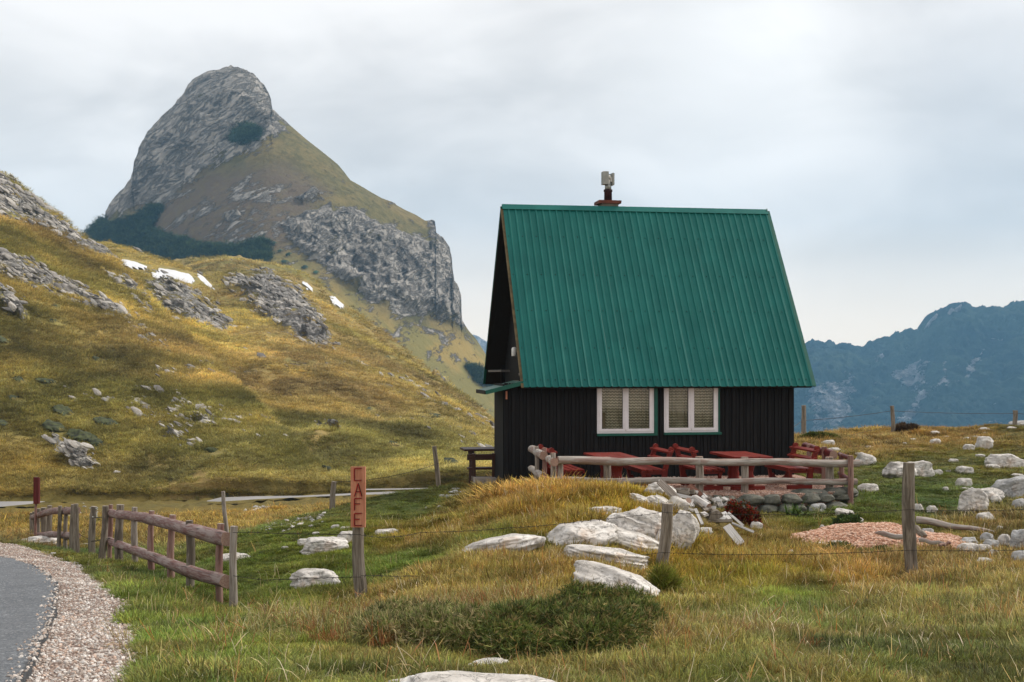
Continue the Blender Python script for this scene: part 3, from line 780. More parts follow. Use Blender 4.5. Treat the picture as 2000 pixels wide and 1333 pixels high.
# wooded mountains across the valley
crR = [(800, 720), (1300, 700), (1500, 680), (1560, 670), (1575, 668), (1590, 664), (1610, 666), (1640, 671), (1660, 674), (1682, 679), (1692, 674), (1702, 668), (1715, 662), (1737, 661), (1748, 654), (1770, 646), (1792, 644), (1794, 636), (1805, 622), (1820, 612), (1838, 600), (1860, 595), (1878, 591), (1890, 592), (1900, 599), (1920, 597), (1936, 598), (1950, 594), (1962, 596), (1976, 588), (1986, 584), (2000, 580), (2060, 560), (2200, 500), (2700, 430)]
PR_ = hill(np.r_[np.arange(800, 1540, 8), np.arange(1540, 2060, 1.6), np.arange(2060, 2700, 10)], crR, [(800, 3500), (1550, 3400), (1800, 3300), (2700, 2800)], [(800, 960), (2700, 960)], [(800, 2500), (2700, 2000)], 260)
ar = [(.62, 16, [(1576, 760), (1610, 745), (1660, 738), (1680, 760), (1668, 800), (1640, 850), (1580, 850)]), (.58, 12, [(1745, 722), (1780, 705), (1800, 690), (1822, 690), (1820, 740), (1800, 790), (1770, 835), (1748, 832), (1790, 770), (1760, 740)]),
      (.62, 9, [(1840, 695), (1858, 690), (1850, 760), (1835, 750)]), (.64, 8, [(1885, 730), (1900, 690), (1930, 668), (1925, 685), (1905, 720), (1890, 738)]), (.75, 3, [(1806, 640), (1826, 618), (1830, 622), (1810, 643)]), (.75, 3, [(1848, 616), (1876, 602), (1874, 608), (1852, 620)]),
      (.7, 5, [(1708, 700), (1726, 688), (1728, 693), (1712, 706)])]
rm = rockmask(PR_, ar, 9, .006); rm = np.maximum(rm, .14 + .16 * fbm(PR_ * .004, 3, seed=15))
QR = relief(PR_, sstep(rm, .4, .8), 60, 26, .012, 260, gully=30)
grid_mesh('distant_mountains', QR, M['blue_mtn'], {'rock': rm, 'brown': 0 * rm}, kind='structure')
PF_ = hill(np.arange(780, 1100, 4), [(780, 600), (900, 648), (925, 656), (950, 668), (975, 690), (1100, 740)], [(780, 4300), (1100, 4300)], [(780, 800), (1100, 800)], [(780, 3900), (1100, 3900)], 40)
rm = .8 + 0 * PF_[..., 0]  # pale rock colour over the whole ridge, standing in for thicker haze
grid_mesh('distant_ridge', relief(PF_, rm, 20, 15, .012, 300), M['blue_mtn'], {'rock': rm, 'brown': 0 * rm}, kind='structure')

# asphalt strips of the far road
far_strip('far_road', [(-700, 1000, 96, 14), (0, 985, 97.5, 10), (60, 982, 98.5, 5), (88, 980, 99, .6)])
far_strip('far_road', [(404, 979, 97, 1), (430, 976, 97.2, 8), (500, 972.5, 97.6, 6), (590, 970, 98.5, 3), (700, 965, 99, 4), (760, 963, 100, 5), (830, 961, 101, 3)])
far_strip('far_road', [(700, 956.5, 103.5, 2.2), (780, 955.5, 104, 2.6), (870, 954, 105, 2.2)])


def on_hill(Q, u, v):
    a, b = proj(Q[:-8]); i = np.argmin((a - u) ** 2 + (b - v) ** 2); return Q[:-8].reshape(-1, 3)[i]


SNOWP = []
def patch(name, Q, poly, mat, off, amp, sc, label, cat, soft=6, seed=0, group=None, kind=None):
    """a sheet with its own thickness lying on a slope"""
    SNOWP.append(poly)
    u, v = proj(Q); wn = fbm(Q * sc, 3, .6, seed=seed + 50) * soft
    d = polydist(u, v, poly) + wn
    fm = (d[:-1, :-1] > 0) & (d[1:, 1:] > 0) & (d[:-1, 1:] > 0) & (d[1:, :-1] > 0); fm[-10:] = False
    if not fm.any(): return None
    lift = sstep(d, -1, soft * .8) * (off + amp * (fbm(Q * sc * 4, 3, .6, seed=seed) + .3)) - .25 * off * (d < 2)
    P2 = Q.copy(); P2[..., 1] -= lift * .8; P2[..., 2] += lift * .6
    o = grid_mesh(name, P2, mat, mask=fm); return tag(o, label=label, cat=cat, group=group, kind=kind)


patch('snow_patch', QB, [(232, 507), (262, 511), (294, 523), (282, 530), (244, 525)], M['snow'], .7, .1, .05, 'narrow white snow strip at the left end of the snowy spur', 'snow', 3, 1)
patch('snow_patch', QB, [(308, 523), (340, 528), (372, 536), (388, 552), (372, 556), (352, 550), (330, 540), (305, 535)], M['snow'], .7, .1, .05, 'largest white snow field on the spur below the rocky peak', 'snow', 4, 2)
patch('snow_patch', QB, [(294, 532), (322, 538), (336, 547), (318, 550), (298, 542)], M['snow'], .7, .1, .05, 'small snow tongue directly below the largest snow field', 'snow', 2, 3)
patch('snow_patch', QB, [(384, 532), (396, 540), (430, 572), (424, 576), (400, 556), (386, 542)], M['snow'], .7, .1, .05, 'thin broken snow streak running down right of the largest snow field', 'snow', 3, 4)
patch('snow_patch', QC, [(508, 522), (535, 526), (532, 530), (510, 527)], M['snow'], .7, .1, .05, 'tiny snow dash near the top of the rounded hill under the peak', 'snow', 2, 5)
patch('snow_patch', QC, [(588, 547), (601, 553), (618, 570), (610, 575), (590, 560)], M['snow'], .7, .1, .05, 'short slanting snow streak on the rounded hill, upper of its right-hand pair', 'snow', 2, 6)
patch('snow_patch', QC, [(641, 575), (656, 581), (676, 598), (670, 607), (648, 593)], M['snow'], .7, .1, .05, 'short slanting snow streak on the rounded hill, lower of its right-hand pair', 'snow', 2, 7)
DPL = ['highest of the dwarf pine dots below the cliff', 'second highest of the dwarf pine dots below the cliff', 'dwarf pine dot between the upper pair and the lone lower ones', 'widest of the dwarf pine dots below the cliff', 'dwarf pine dot on the lit grass strip, second from its lower end', 'lowest right of the dwarf pine dots below the cliff']
for k, (u, v, w_, h_) in enumerate(((534, 478, 9, 5), (548, 492, 10, 4), (565, 500, 10, 5), (556, 514, 12, 5), (596, 524, 10, 5), (618, 534, 10, 5))):
    Qh = QM if v < proj(on_hill(QC, u, v))[1] - 6 else QC
    patch('dwarf_pine', Qh, [(u - w_, v), (u, v - h_), (u + w_, v), (u, v + h_)], M['pine'], 1.5, 1.5, .04, DPL[k], 'dwarf pine', 1, 20 + k, group='dwarf pines dotted on the grass below the cliff')
SHR = [(6, 668, 14, 9), (125, 806, 22, 10), (108, 838, 26, 12), (160, 855, 34, 12), (208, 828, 26, 8), (92, 748, 26, 6), (190, 868, 20, 8), (110, 600, 8, 4), (105, 630, 12, 4), (38, 745, 14, 6), (30, 782, 16, 5), (420, 885, 24, 6), (395, 935, 16, 8), (190, 705, 10, 5),
       (335, 945, 10, 5), (8, 830, 14, 8), (330, 690, 8, 3)]
SHL = ['dark juniper mat at the left picture edge, halfway up the golden hillside', 'upper of the three broad dark juniper mats low on the left', 'left one of the broad juniper mats low on the left', 'broadest dark juniper mat, lowest of the group on the left', 'thin juniper mat right of the broad group on the left', 'narrow slanting juniper mat above the broad group on the left',
       'small juniper mat just below the broadest one', 'tiny juniper dot under the upper rock ledges on the left', 'small juniper dot in the grass below the left rock ledges', 'small juniper mat near the left edge above the broad group', 'thin juniper mat near the left edge above the broad group', 'flat dark juniper mat on the lower hillside above the log fence',
       'dark juniper mat low on the hillside right above the log fence rails', 'tiny juniper dot in the middle of the golden hillside', 'small juniper dot just above the left end of the log fence', 'dark juniper mat at the left picture edge, low on the hillside', 'tiny juniper dot beneath the ledges of the snowy spur']
for k, (u, v, w_, h_) in enumerate(SHR):
    big = w_ * h_ > 200
    patch('juniper_mat', QA, [(u - w_, v - h_ * .3), (u - w_ * .4, v - h_), (u + w_ * .5, v - h_ * .5), (u + w_, v + h_ * .4), (u + w_ * .2, v + h_), (u - w_ * .6, v + h_ * .6)], M['juniper_far'], .55, .5, .3,
          SHL[k], 'juniper', 1.5, 40 + k,
          group='broad dark juniper mats low on the hillside' if big else 'small dark juniper mats on the hillside')
TSL = ['shrub spot highest on the slope left of the cabin, below the rocky spur', 'dark shrub strip beside the row of pale boulders above the cafe sign', 'small shrub spot below the row of pale boulders', 'dark shrub strip on the slope left of the leaning skyline post', 'shrub spot on the slope under the thin rock ledge', 'shrub strip on the slope left of the cabin eave',
       'shrub spot low on the slope straight left of the cafe sign top', 'shrub spot under the rock ledges of the snowy spur', 'thin shrub streak in the middle of the slope left of the cabin', 'shrub strip low on the slope beside the leaning skyline post']
for k, (u, v, w_, h_) in enumerate(((560, 705, 8, 4), (630, 848, 18, 5), (590, 885, 8, 3), (770, 870, 14, 5), (760, 700, 9, 3), (850, 815, 16, 4), (640, 920, 12, 4), (520, 740, 9, 4), (720, 800, 12, 3), (880, 905, 16, 5))):
    patch('juniper_mat', QC if u > 700 else QB, [(u - w_, v - h_ * .3), (u - w_ * .4, v - h_), (u + w_ * .5, v - h_ * .5), (u + w_, v + h_ * .4), (u + w_ * .2, v + h_), (u - w_ * .6, v + h_ * .6)], M['juniper_far'], .6, .5, .2,
          TSL[k], 'juniper', 2, 60 + k, group='tiny dark shrub spots on the slope left of the cabin')

# the air: far things fade to blue
hb = MB(); hb.box((0, 2350, 60), (9000, 5000, 900)); hz = hb.build('haze', [], kind='stuff'); hz['label'] = 'thin blue mountain haze'
m, t = material('haze')
pv = t.new('ShaderNodeVolumePrincipled'); pv.inputs['Color'].default_value = (.28, .62, 1.0, 1); pv.inputs['Density'].default_value = 1.45e-4; pv.inputs['Anisotropy'].default_value = 0.0
oo = t.new('ShaderNodeOutputMaterial'); t.l.new(pv.outputs[0], oo.inputs['Volume']); hz.data.materials.append(m)
# ------------------------------------------------------------------ the cabin (local: x along the ridge, y to the back, z up from its base)
YAW = .170; BZ = -2.73; HX, HY = .251, 28.0
EZ, RZ_, SP_, LEN = 2.20, 6.33, 2.75, 6.40      # eave, ridge, half span, roof length
house = empty('cabin', (HX, HY, BZ), YAW, label='black wooden cabin with a steep green metal roof and white windows', cat='cabin')
HM = Matrix.Translation((HX, HY, BZ)) @ Matrix.Rotation(YAW, 4, 'Z')
def HW(x, y, z=0.0): return HM @ Vector((x, y, z))
WL, WR, WF, WB = -.371, 6.09, .35, 5.15          # wall extents; the porch is the part left of x = .45

def slope_z(b): return EZ + (RZ_ - EZ) * (b / SP_) if b <= SP_ else EZ + (RZ_ - EZ) * ((2 * SP_ - b) / SP_)

# front wall of narrow vertical boards, with the two window openings left free
W1 = (1.655, 2.91, 1.19, 2.40); W2 = (3.14, 4.355, 1.20, 2.40)
wl = MB(); x = WL; k = 0
while x < WR:
    wd = (.098, .058, .098, .072)[k % 4]; k += 1
    top = 2.62 if x > .3 else 2.28
    segs = [(-.25, top)]
    for wx0, wx1, wz0, wz1 in (W1, W2):
        if x + wd > wx0 + .01 and x < wx1 - .01: segs = [(-.25, wz0), (wz1, top)]
    for z0, z1 in segs:
        if z1 - z0 > .02:
            dep = .030 if k % 2 else .016
            wl.box((min(x + wd / 2, WR - .01), WF - dep / 2 + random.uniform(-.002, .002), (z0 + z1) / 2), (wd - .012, dep, z1 - z0))
    x += wd
for (x0, x1, z0, z1) in ((WL, W1[0] + .02, -.25, 2.2), (W1[1] - .02, W2[0] + .02, -.25, 2.2), (W2[1] - .02, WR, -.25, 2.2), (W1[0] + .02, W1[1] - .02, -.25, W1[2] + .02), (W2[0] + .02, W2[1] - .02, -.25, W2[2] + .02)):
    wl.box(((x0 + x1) / 2, WF + .06, (z0 + z1) / 2), (x1 - x0, .11, z1 - z0))
wl.build('front_wall', M['black_wood'], house)
wl = MB(); wl.box((WR - .06, (WF + WB) / 2, 1.2), (.1, WB - WF - .1, 2.9)); wl.box((3.2, WB, 1.2), (5.7, .1, 2.9)); wl.box((3.27, 2.0, .3), (5.3, 3.0, .2))
wl.build('side_wall', M['black_wood'], house)
# gable wall, recessed under the overhang
gw = MB()
y = WF
while y < WB:
    zt = slope_z(y + .05) - .16
    gw.box((.47, y + .05, zt / 2 - .1), (.05, .09, zt + .2)); y += .1
gw.add([(.50, WF, 0), (.50, WB, 0), (.50, WB, slope_z(WB) - .1), (.50, SP_, RZ_ - .12), (.50, WF, slope_z(WF) - .1)], [(0, 1, 2, 3, 4)])
gw.build('gable_wall', M['black_wood'], house); gw = MB()
gw.add([(WR - .02, WF, 0), (WR - .02, WB, 0), (WR - .02, WB, slope_z(WB) - .1), (WR - .02, SP_, RZ_ - .12), (WR - .02, WF, slope_z(WF) - .1)], [(4, 3, 2, 1, 0)])
gw.build('gable_wall', M['black_wood'], house)
b = MB(); b.beam((.10, 4.95, 2.50), (.10, 2.95, 2.52), .05, .21, up=(1, 0, 0)); b.build('tie_board', M['beam_wood'], house)
b = MB(); b.beam((.02, 5.20, 2.55), (.02, 2.78, 6.12), .04, .12, up=(1, 0, 0)); b.beam((.02, .33, 2.52), (.02, 2.70, 6.10), .04, .12, up=(1, 0, 0)); b.build('barge_board', M['soffit'], house)
lp = MB(); lp.lathe([(.055, 0), (.06, .02), (.06, .17), (.045, .2), (.02, .215)], 12, (.36, 3.30, 2.86)); lp.box((.42, 3.30, 3.0), (.08, .05, .1)); lp.build('porch_lamp', M['lamp_white'], house)
lp = MB(); lp.beam((.38, 2.62, 2.44), (.38, 2.3, 2.45), .06, .05); lp.build('bracket', M['grey_wood'], house); lp = MB(); lp.beam((.38, 3.3, 2.27), (.38, 2.9, 2.27), .06, .05); lp.build('bracket', M['grey_wood'], house)

# roof: trapezoid-ribbed sheets on both slopes, a black soffit below
def roof_sheet(front):
    rb = MB(); ang = math.atan2(RZ_ - EZ, SP_); nrm = Vector((0, -math.sin(ang), math.cos(ang))) if front else Vector((0, math.sin(ang), math.cos(ang)))
    prof = []; pitch = LEN / 40; x = 0
    for i in range(40):
        x0 = i * pitch
        prof += [(x0, 0), (x0 + pitch * .60, 0), (x0 + pitch * .68, .026), (x0 + pitch * .86, .026), (x0 + pitch * .94, 0)]
    prof.append((LEN, 0)); vs = []; n = len(prof)
    for zi in (0, 1):
        for x, h in prof:
            b = 0.0 if zi == 0 else SP_
            base = Vector((x * (1.004 if zi == 0 else 1), b if front else 2 * SP_ - b, EZ if zi == 0 else RZ_))
            vs.append(base + nrm * h + (Vector((0, 0, -random.uniform(0, .012))) if zi == 0 else Vector()))
    fs = [(i, i + 1, n + i + 1, n + i) if front else (i + 1, i, n + i, n + i + 1) for i in range(n - 1)]
    rb.add(vs, fs)
    # underside and eave edge
    d = nrm * -.07; v2 = [Vector((0, 0 if front else 2 * SP_, EZ)) + d, Vector((LEN, 0 if front else 2 * SP_, EZ)) + d, Vector((LEN, SP_, RZ_)) + d, Vector((0, SP_, RZ_)) + d]
    rb.add(v2, [(3, 2, 1, 0) if front else (0, 1, 2, 3)], mi=1)
    e = nrm * -.003
    y0 = 0 if front else 2 * SP_
    rb.add([Vector((0, y0, EZ)) + e, Vector((LEN, y0, EZ)) + e, Vector((LEN, y0, EZ)) + d, Vector((0, y0, EZ)) + d], [(0, 3, 2, 1)], mi=1)
    return rb, nrm, ang
for front in (True, False):
    rb, nrm, ang = roof_sheet(front)
    rf = rb.build('roof_slope', [M['roof'], M['soffit']], house)
    if front:
        sc = MB()
        for zz in (.035, .20, .40, .60, .82):
            for i in range(40):
                if i % 2 and zz not in (.035,): continue
                p = Vector((i * LEN / 40 + .055, SP_ * zz, EZ + (RZ_ - EZ) * zz)) + nrm * .004
                sc.lathe([(.013, -.004), (.013, .006), (.006, .010)], 6, tuple(p), smooth=False)
        sc.build('screws', M['screw'], rf, kind='stuff')
    # verge strips at both gable ends
    vg = MB(); y0, y1 = (0, SP_) if front else (2 * SP_, SP_)
    off = nrm * -.035
    vg.beam(Vector((-.012, y0, EZ)) + off, Vector((-.012, y1, RZ_)) + off, .024, .085, up=(1, 0, 0), mi=0)
    vg.build('verge_strip', [M['rust_edge'] if front else M['roof_dark'], M['roof_dark']], rf); vg = MB()
    vg.beam(Vector((LEN + .035, y0, EZ)) + off + nrm * .03, Vector((LEN + .012, y1, RZ_)) + off + nrm * .03, .03, .11, up=(1, 0, 0), mi=1)
    vg.build('verge_strip', [M['rust_edge'] if front else M['roof_dark'], M['roof_dark']], rf)
rc = MB()
for s_ in (1, -1):
    nn_ = Vector((0, -s_ * math.sin(ang), math.cos(ang))); dd = Vector((0, -s_ * math.cos(ang), -math.sin(ang)))
    top = Vector((0, SP_, RZ_ + .045)); L0 = -.02; L1 = LEN + .01
    a0 = top + Vector((L0, 0, 0)); a1 = top + Vector((L1, 0, 0)); b0 = a0 + dd * .155 + nn_ * .012; b1 = a1 + dd * .155 + nn_ * .012
    q = [a0, a1, b1, b0]; rc.add(q, [(0, 3, 2, 1) if s_ > 0 else (0, 1, 2, 3)])
    q2 = [b0, b1, b1 - nn_ * .03, b0 - nn_ * .03]; rc.add(q2, [(0, 3, 2, 1) if s_ > 0 else (0, 1, 2, 3)], mi=1)
rc.add([(LEN + .01, SP_ - .05, RZ_ - .02), (LEN + .01, SP_ + .05, RZ_ - .02), (LEN + .012, SP_, RZ_ + .075), (LEN - .05, SP_ - .05, RZ_ - .02), (LEN - .05, SP_ + .05, RZ_ - .02)], [(0, 1, 2), (3, 0, 2), (1, 4, 2)], mi=1)
rc.build('ridge_cap', [M['roof'], M['roof_dark']], house)

# porch: lean-to roof, side wall
pw = MB(); y = WF
while y < 1.46:
    pw.box((WL + .0, y + .05, 1.0), (.03, .09, 2.5)); y += .1
pw.box((WL + .07, (WF + 1.46) / 2, 1.0), (.09, 1.46 - WF - .04, 2.5)); pw.box((.05, 1.46, 1.0), (.84, .05, 2.5))
pw.build('porch_wall', M['black_wood'], house)
pr = MB(); th = math.atan2(.20, .80)
Rm = Matrix.Rotation(-th, 3, 'Y'); pr.box((-.38, .78, 2.20), (.82, 1.34, .03), Rm); pr.box((-.39, .095, 2.185), (.84, .03, .085), Rm); pr.box((-.80, .78, 2.085), (.025, 1.30, .08), None, 1)
pr.build('porch_roof', [M['green_trim'], M['soffit']], house)
b = MB(); b.box((WL + .05, WF - .04, 2.02), (.035, .03, .17)); b.build('bracket', M['sign_wood'], house)

# windows
def window(wx0, wx1, wz0, wz1, right_trim, objs):
    fr = MB(); y = WF - .02; d = .07; f = .062
    def rect(x0, x1, z0, z1, t, yy, dd):
        fr.box((x0 + t / 2, yy, (z0 + z1) / 2), (t, dd, z1 - z0)); fr.box((x1 - t / 2, yy, (z0 + z1) / 2), (t, dd, z1 - z0))
        fr.box(((x0 + x1) / 2, yy, z0 + t / 2), (x1 - x0 - 2 * t, dd, t)); fr.box(((x0 + x1) / 2, yy, z1 - t / 2), (x1 - x0 - 2 * t, dd, t))
    rect(wx0, wx1, wz0, wz1, .045, y + .01, d)
    xm = (wx0 + wx1) / 2
    rect(wx0 + .04, xm - .004, wz0 + .04, wz1 - .04, .058, y - .012, d * .8)
    rect(xm + .004, wx1 - .04, wz0 + .04, wz1 - .04, .058, y - .012, d * .8)
    fr.box((xm, y - .045, (wz0 + wz1) / 2 + .02), (.04, .02, wz1 - wz0 - .12))
    wo_ = fr.build('window', M['white_frame'], house)
    for x0, x1 in ((wx0 + .095, xm - .06), (xm + .06, wx1 - .095)):
        p = MB(); p.box(((x0 + x1) / 2, y - .0, (wz0 + wz1) / 2), (x1 - x0 + .02, .006, wz1 - wz0 - .17)); p.build('pane', M['glass'], wo_)
        n = 40; vs = []; fs = []
        for i in range(n + 1):
            xx = x0 - .01 + (x1 - x0 + .02) * i / n; yy = WF + .085 + .012 * math.sin(i * .9)
            vs += [(xx, yy, wz0 + .03), (xx, yy, wz1 - .03)]
            if i: fs.append((2 * i - 2, 2 * i, 2 * i + 1, 2 * i - 1))
        cu_ = MB(); cu_.add(vs, fs, smooth=True); cu_.build('curtain', M['curtain'], wo_)
    s = MB(); s.box((xm + .03, WF - .05, wz0 - .028), (wx1 - wx0 + .08, .09, .05)); s.build('sill', M['green_trim'], wo_)
    s = MB(); s.box((wx1 + right_trim / 2 + .004, WF - .035, (wz0 + wz1) / 2 - .0), (right_trim, .05, wz1 - wz0)); s.build('side_trim', M['green_trim'], wo_)
    for kind, (cx, cz, sx, sz, mt) in objs:
        q = MB(); q.box((cx, WF + .055, cz), (sx, .015, sz)); q.build(kind, M[mt], wo_)
    return wo_
window(*W1, .075, [('cardboard', (W1[0] + .145, 1.47, .10, .32, 'beam_cream'))])
window(*W2, .03, [])

# chimney with slab, clay flue and cowl
CX = 2.56; CY = SP_ + .24
c = MB(); c.box((CX, CY, 6.24), (.40, .40, .42)); ch = c.build('chimney', M['chimney_block'], house)
c = MB(); c.box((CX - .01, CY, 6.48), (.54, .52, .075), jit=.006); c.build('cap_slab', M['brick_slab'], ch)
c = MB(); c.lathe([(.095, 6.515), (.092, 6.74), (.105, 6.745), (.105, 6.79), (.09, 6.80)], 16, (CX, CY, 0)); c.build('flue', M['flue'], ch)
c = MB(); c.lathe([(.078, 6.78), (.078, 6.93)], 16, (CX, CY, 0)); c.build('pipe', M['galv'], ch)
c = MB(); c.box((CX - .085, CY - .05, 7.055), (.13, .22, .30)); c.box((CX + .115, CY + .05, 7.045), (.05, .24, .28)); c.box((CX + .07, CY + .16, 7.045), (.12, .02, .28))
c.tube([(CX - .02, CY, 7.10), (CX + .03, CY, 7.10), (CX + .07, CY, 7.07), (CX + .085, CY, 6.98)], .045, 12, mi=1); c.tube([(CX, CY, 6.9), (CX, CY, 7.03)], .055, 12, mi=1)
c.build('cowl', [M['galv'], M['galv_light']], ch)

# ------------------------------------------------------------------ terrace: gravel bed, dry stone edge
TZ = .235
TP = [(-.05, WF - .03), (.75, -2.9), (1.1, -3.55), (2.4, -3.62), (4.2, -3.70), (5.35, -3.55), (5.95, -2.9), (6.1, -1.6), (6.15, WF - .03)]
tb = MB(); nx, ny = 90, 60
xs_ = np.linspace(-.05, 6.15, nx); vs = []; fs = []
for j in range(ny):
    for i in range(nx):
        X = xs_[i]
        yf = float(np.interp(X, [p[0] for p in TP[:-1]], [p[1] for p in TP[:-1]])) + .05 * math.sin(X * 5)
        Y = yf + (WF - .02 - yf) * (j / (ny - 1)) ** .8
        vs.append((X, Y, TZ + .02 * math.sin(X * 3.1 + Y * 2) * .5 + random.uniform(-.006, .006)))
for j in range(ny - 1):
    for i in range(nx - 1):
        a = j * nx + i; fs.append((a, a + 1, a + nx + 1, a + nx))
tb.add(vs, fs, smooth=True)
for i in range(nx - 1):
    a, b_ = Vector(vs[i]), Vector(vs[i + 1]); tb.add([a, b_, b_ - Vector((0, -.02, .5)), a - Vector((0, -.02, .5))], [(0, 3, 2, 1)])
tr_ = tb.build('terrace_gravel', M['pink_gravel'], None, kind='structure'); tr_.matrix_world = HM

def rock_mesh(name, size, seed, mat, ang=.55, detail=5, rough=.14, parent=None, flat=0.0, facet=0.5):
    """one weathered boulder: an icosphere cut by planes and roughened"""
    import bmesh
    bm = bmesh.new(); bmesh.ops.create_icosphere(bm, subdivisions=detail, radius=1.0)
    rs = np.random.default_rng(seed); V = np.array([v.co[:] for v in bm.verts])
    D = V / np.linalg.norm(V, axis=1, keepdims=True); r = np.ones(len(V))
    for _ in range(int(5 + 9 * facet)):
        n_ = rs.normal(size=3); n_ /= np.linalg.norm(n_); n_[2] = abs(n_[2]) * .8; d = rs.uniform(.62, .95)
        c_ = D @ n_; lim = np.where(c_ > .05, d / np.maximum(c_, .05), 9)
        r = np.minimum(r, lim * .5 + np.minimum(r, lim) * .5) if False else np.minimum(r, lim)
    pw_ = 2 + 3.5 * facet; r = np.minimum(r * 1.12, 1.06 * (np.abs(D) ** pw_).sum(1) ** (-1 / pw_) * .92)
    V = D * r[:, None]
    q = V * np.array([1.6, 1.6, 1.6]) + seed * 3.7
    V = V * (1 + rough * fbm(q, 4, .55, seed=seed)[:, None] + rough * .6 * ridged(q * np.array([.6, .6, 2.4]), 3, .5, seed=seed + 1)[:, None] * .5)
    V[:, 2] = np.where(V[:, 2] > 0, V[:, 2] * (1 - flat * .3), V[:, 2])
    V = V * (np.array(size) / 2)
    for v, co in zip(bm.verts, V): v.co = co
    me = bpy.data.meshes.new(name); bm.to_mesh(me); bm.free()
    me.polygons.foreach_set('use_smooth', [True] * len(me.polygons)); me.materials.append(mat)
    o = bpy.data.objects.new(name, me); COL.objects.link(o)
    if parent is not None: o.parent = parent
    return o

tw = empty('terrace_stone_edge', (HX, HY, BZ), YAW, label='low dry stone edge holding up the pink gravel terrace', cat='stone wall')
k = 0
for row, zc in ((0, .15), (1, -.02)):
    X = 1.0
    while X < 5.95:
        wdt = random.uniform(.22, .52)
        yf = float(np.interp(X + wdt / 2, [p[0] for p in TP[:-1]], [p[1] for p in TP[:-1]]))
        s = rock_mesh('stone', (wdt * 1.08, .30, random.uniform(.15, .20)), 300 + k, M['wall_stone'], detail=4, rough=.12, parent=tw, facet=2)
        s.location = (X + wdt / 2, yf - .03 - row * .06, zc); s.rotation_euler = (0, random.uniform(-.06, .06), random.uniform(-.1, .1)); X += wdt * .98; k += 1
for X, Y, sx in ((4.9, -3.45, .7), (5.45, -3.3, .5), (5.75, -3.2, .45)):
    s = rock_mesh('stone', (sx, .4, .16), 380 + k, M['wall_stone'], detail=3, parent=tw); s.location = (X, Y, TZ - .01); k += 1

# ------------------------------------------------------------------ red garden furniture
def table(loc, label, w_=.76, L=1.55, mat='red_paint'):
    t_ = empty('garden_table', HW(*loc), YAW, label=label, cat='table', group='red tables on the terrace'); H = .68
    b = MB()
    for i, x in enumerate((-.255, 0, .255)): b.box((x * w_ / .76, 0, H - .025), (.245 * w_ / .76, L, .04), jit=.002)
    b.build('table_top', M[mat], t_)
    b = MB(); b.box((0, 0, H - .07), (w_ * .72, L * .78, .05)); b.box((0, 0, H - .115), (w_ * .5, L * .62, .05), taper=1.15); b.build('apron', M[mat], t_)
    for s in (-1, 1):
        b = MB(); b.lathe([(.12, .08), (.14, .14), (.105, .2), (.12, .26), (.10, .34), (.13, .46), (.15, .50), (.13, .58)], 14, (0, s * L * .27, 0)); b.build('pedestal', M[mat], t_)
        b = MB(); b.box((0, s * L * .27, .04), (w_ * .86, .14, .085)); b.build('foot', M[mat], t_)
    return t_
table((1.32, -2.25, TZ), 'red brown garden table on the terrace under the left cabin window')
table((3.90, -2.42, TZ), 'red brown garden table on the terrace right of the cabin windows')

def ring(mb, c, r, wd, th, a0, a1, n=14, squash=1.0):
    for i in range(n):
        p = a0 + (a1 - a0) * i / n; q = a0 + (a1 - a0) * (i + 1) / n
        mb.beam((c[0] + r * math.cos(p), c[1], c[2] + r * squash * math.sin(p)), (c[0] + r * math.cos(q), c[1], c[2] + r * squash * math.sin(q)), th, wd, up=(0, 1, 0))

def bench(loc, side, label, rz=0.0, L=1.3):
    """side +1: sits facing +x, backrest on the -x side"""
    t_ = empty('garden_bench', HW(*loc), YAW + rz, label=label, cat='bench', group='red benches on the terrace'); s = side
    b = MB()
    for i in range(4): b.box((s * (-.17 + .125 * i), 0, .40 + .004 * i), (.105, L, .035))
    b.box((s * .25, 0, .385), (.03, L, .06)); b.build('seat', M['red_paint'], t_)
    for e in (-1, 1):
        y = e * (L / 2 - .10)
        b = MB(); b.box((s * .0, y, .045), (.50, .075, .09)); ring(b, (s * -.02, y, .235), .155, .07, .05, -math.pi, 0, squash=.8); b.box((s * .0, y, .352), (.48, .065, .055))
        b.beam((s * .17, y, .12), (s * .20, y, .34), .06, .06, up=(0, 1, 0))
        b.build('end_frame', M['red_paint'], t_)
        b = MB(); b.beam((s * -.20, y, .10), (s * -.235, y, .42), .10, .07, up=(0, 1, 0)); b.beam((s * -.235, y, .40), (s * -.36, y, .80), .085, .07, up=(0, 1, 0))
        b.tube([(s * -.365, y - .04, .80), (s * -.365, y + .04, .80)], .05, 10)
        b.build('back_post', M['red_paint'], t_)
    for z, xo in ((.755, -.325), (.60, -.275)):
        b = MB(); b.beam((s * xo, -L / 2 - .02, z), (s * xo, L / 2 + .02, z), .035, .10, up=(1, 0, .3)); b.build('back_slat', M['red_paint'], t_)
    return t_
bench((.45, -1.95, TZ), 1, 'leftmost red bench on the terrace, beside the wall under no window')
bench((2.04, -2.15, TZ), -1, 'red bench right of the left terrace table, its back towards the next bench')
bench((3.17, -2.20, TZ), 1, 'red bench left of the right terrace table, its back to the neighbouring bench')
bench((4.95, -2.30, TZ), -1, 'rightmost red bench with ring shaped end frames near the cabin corner')

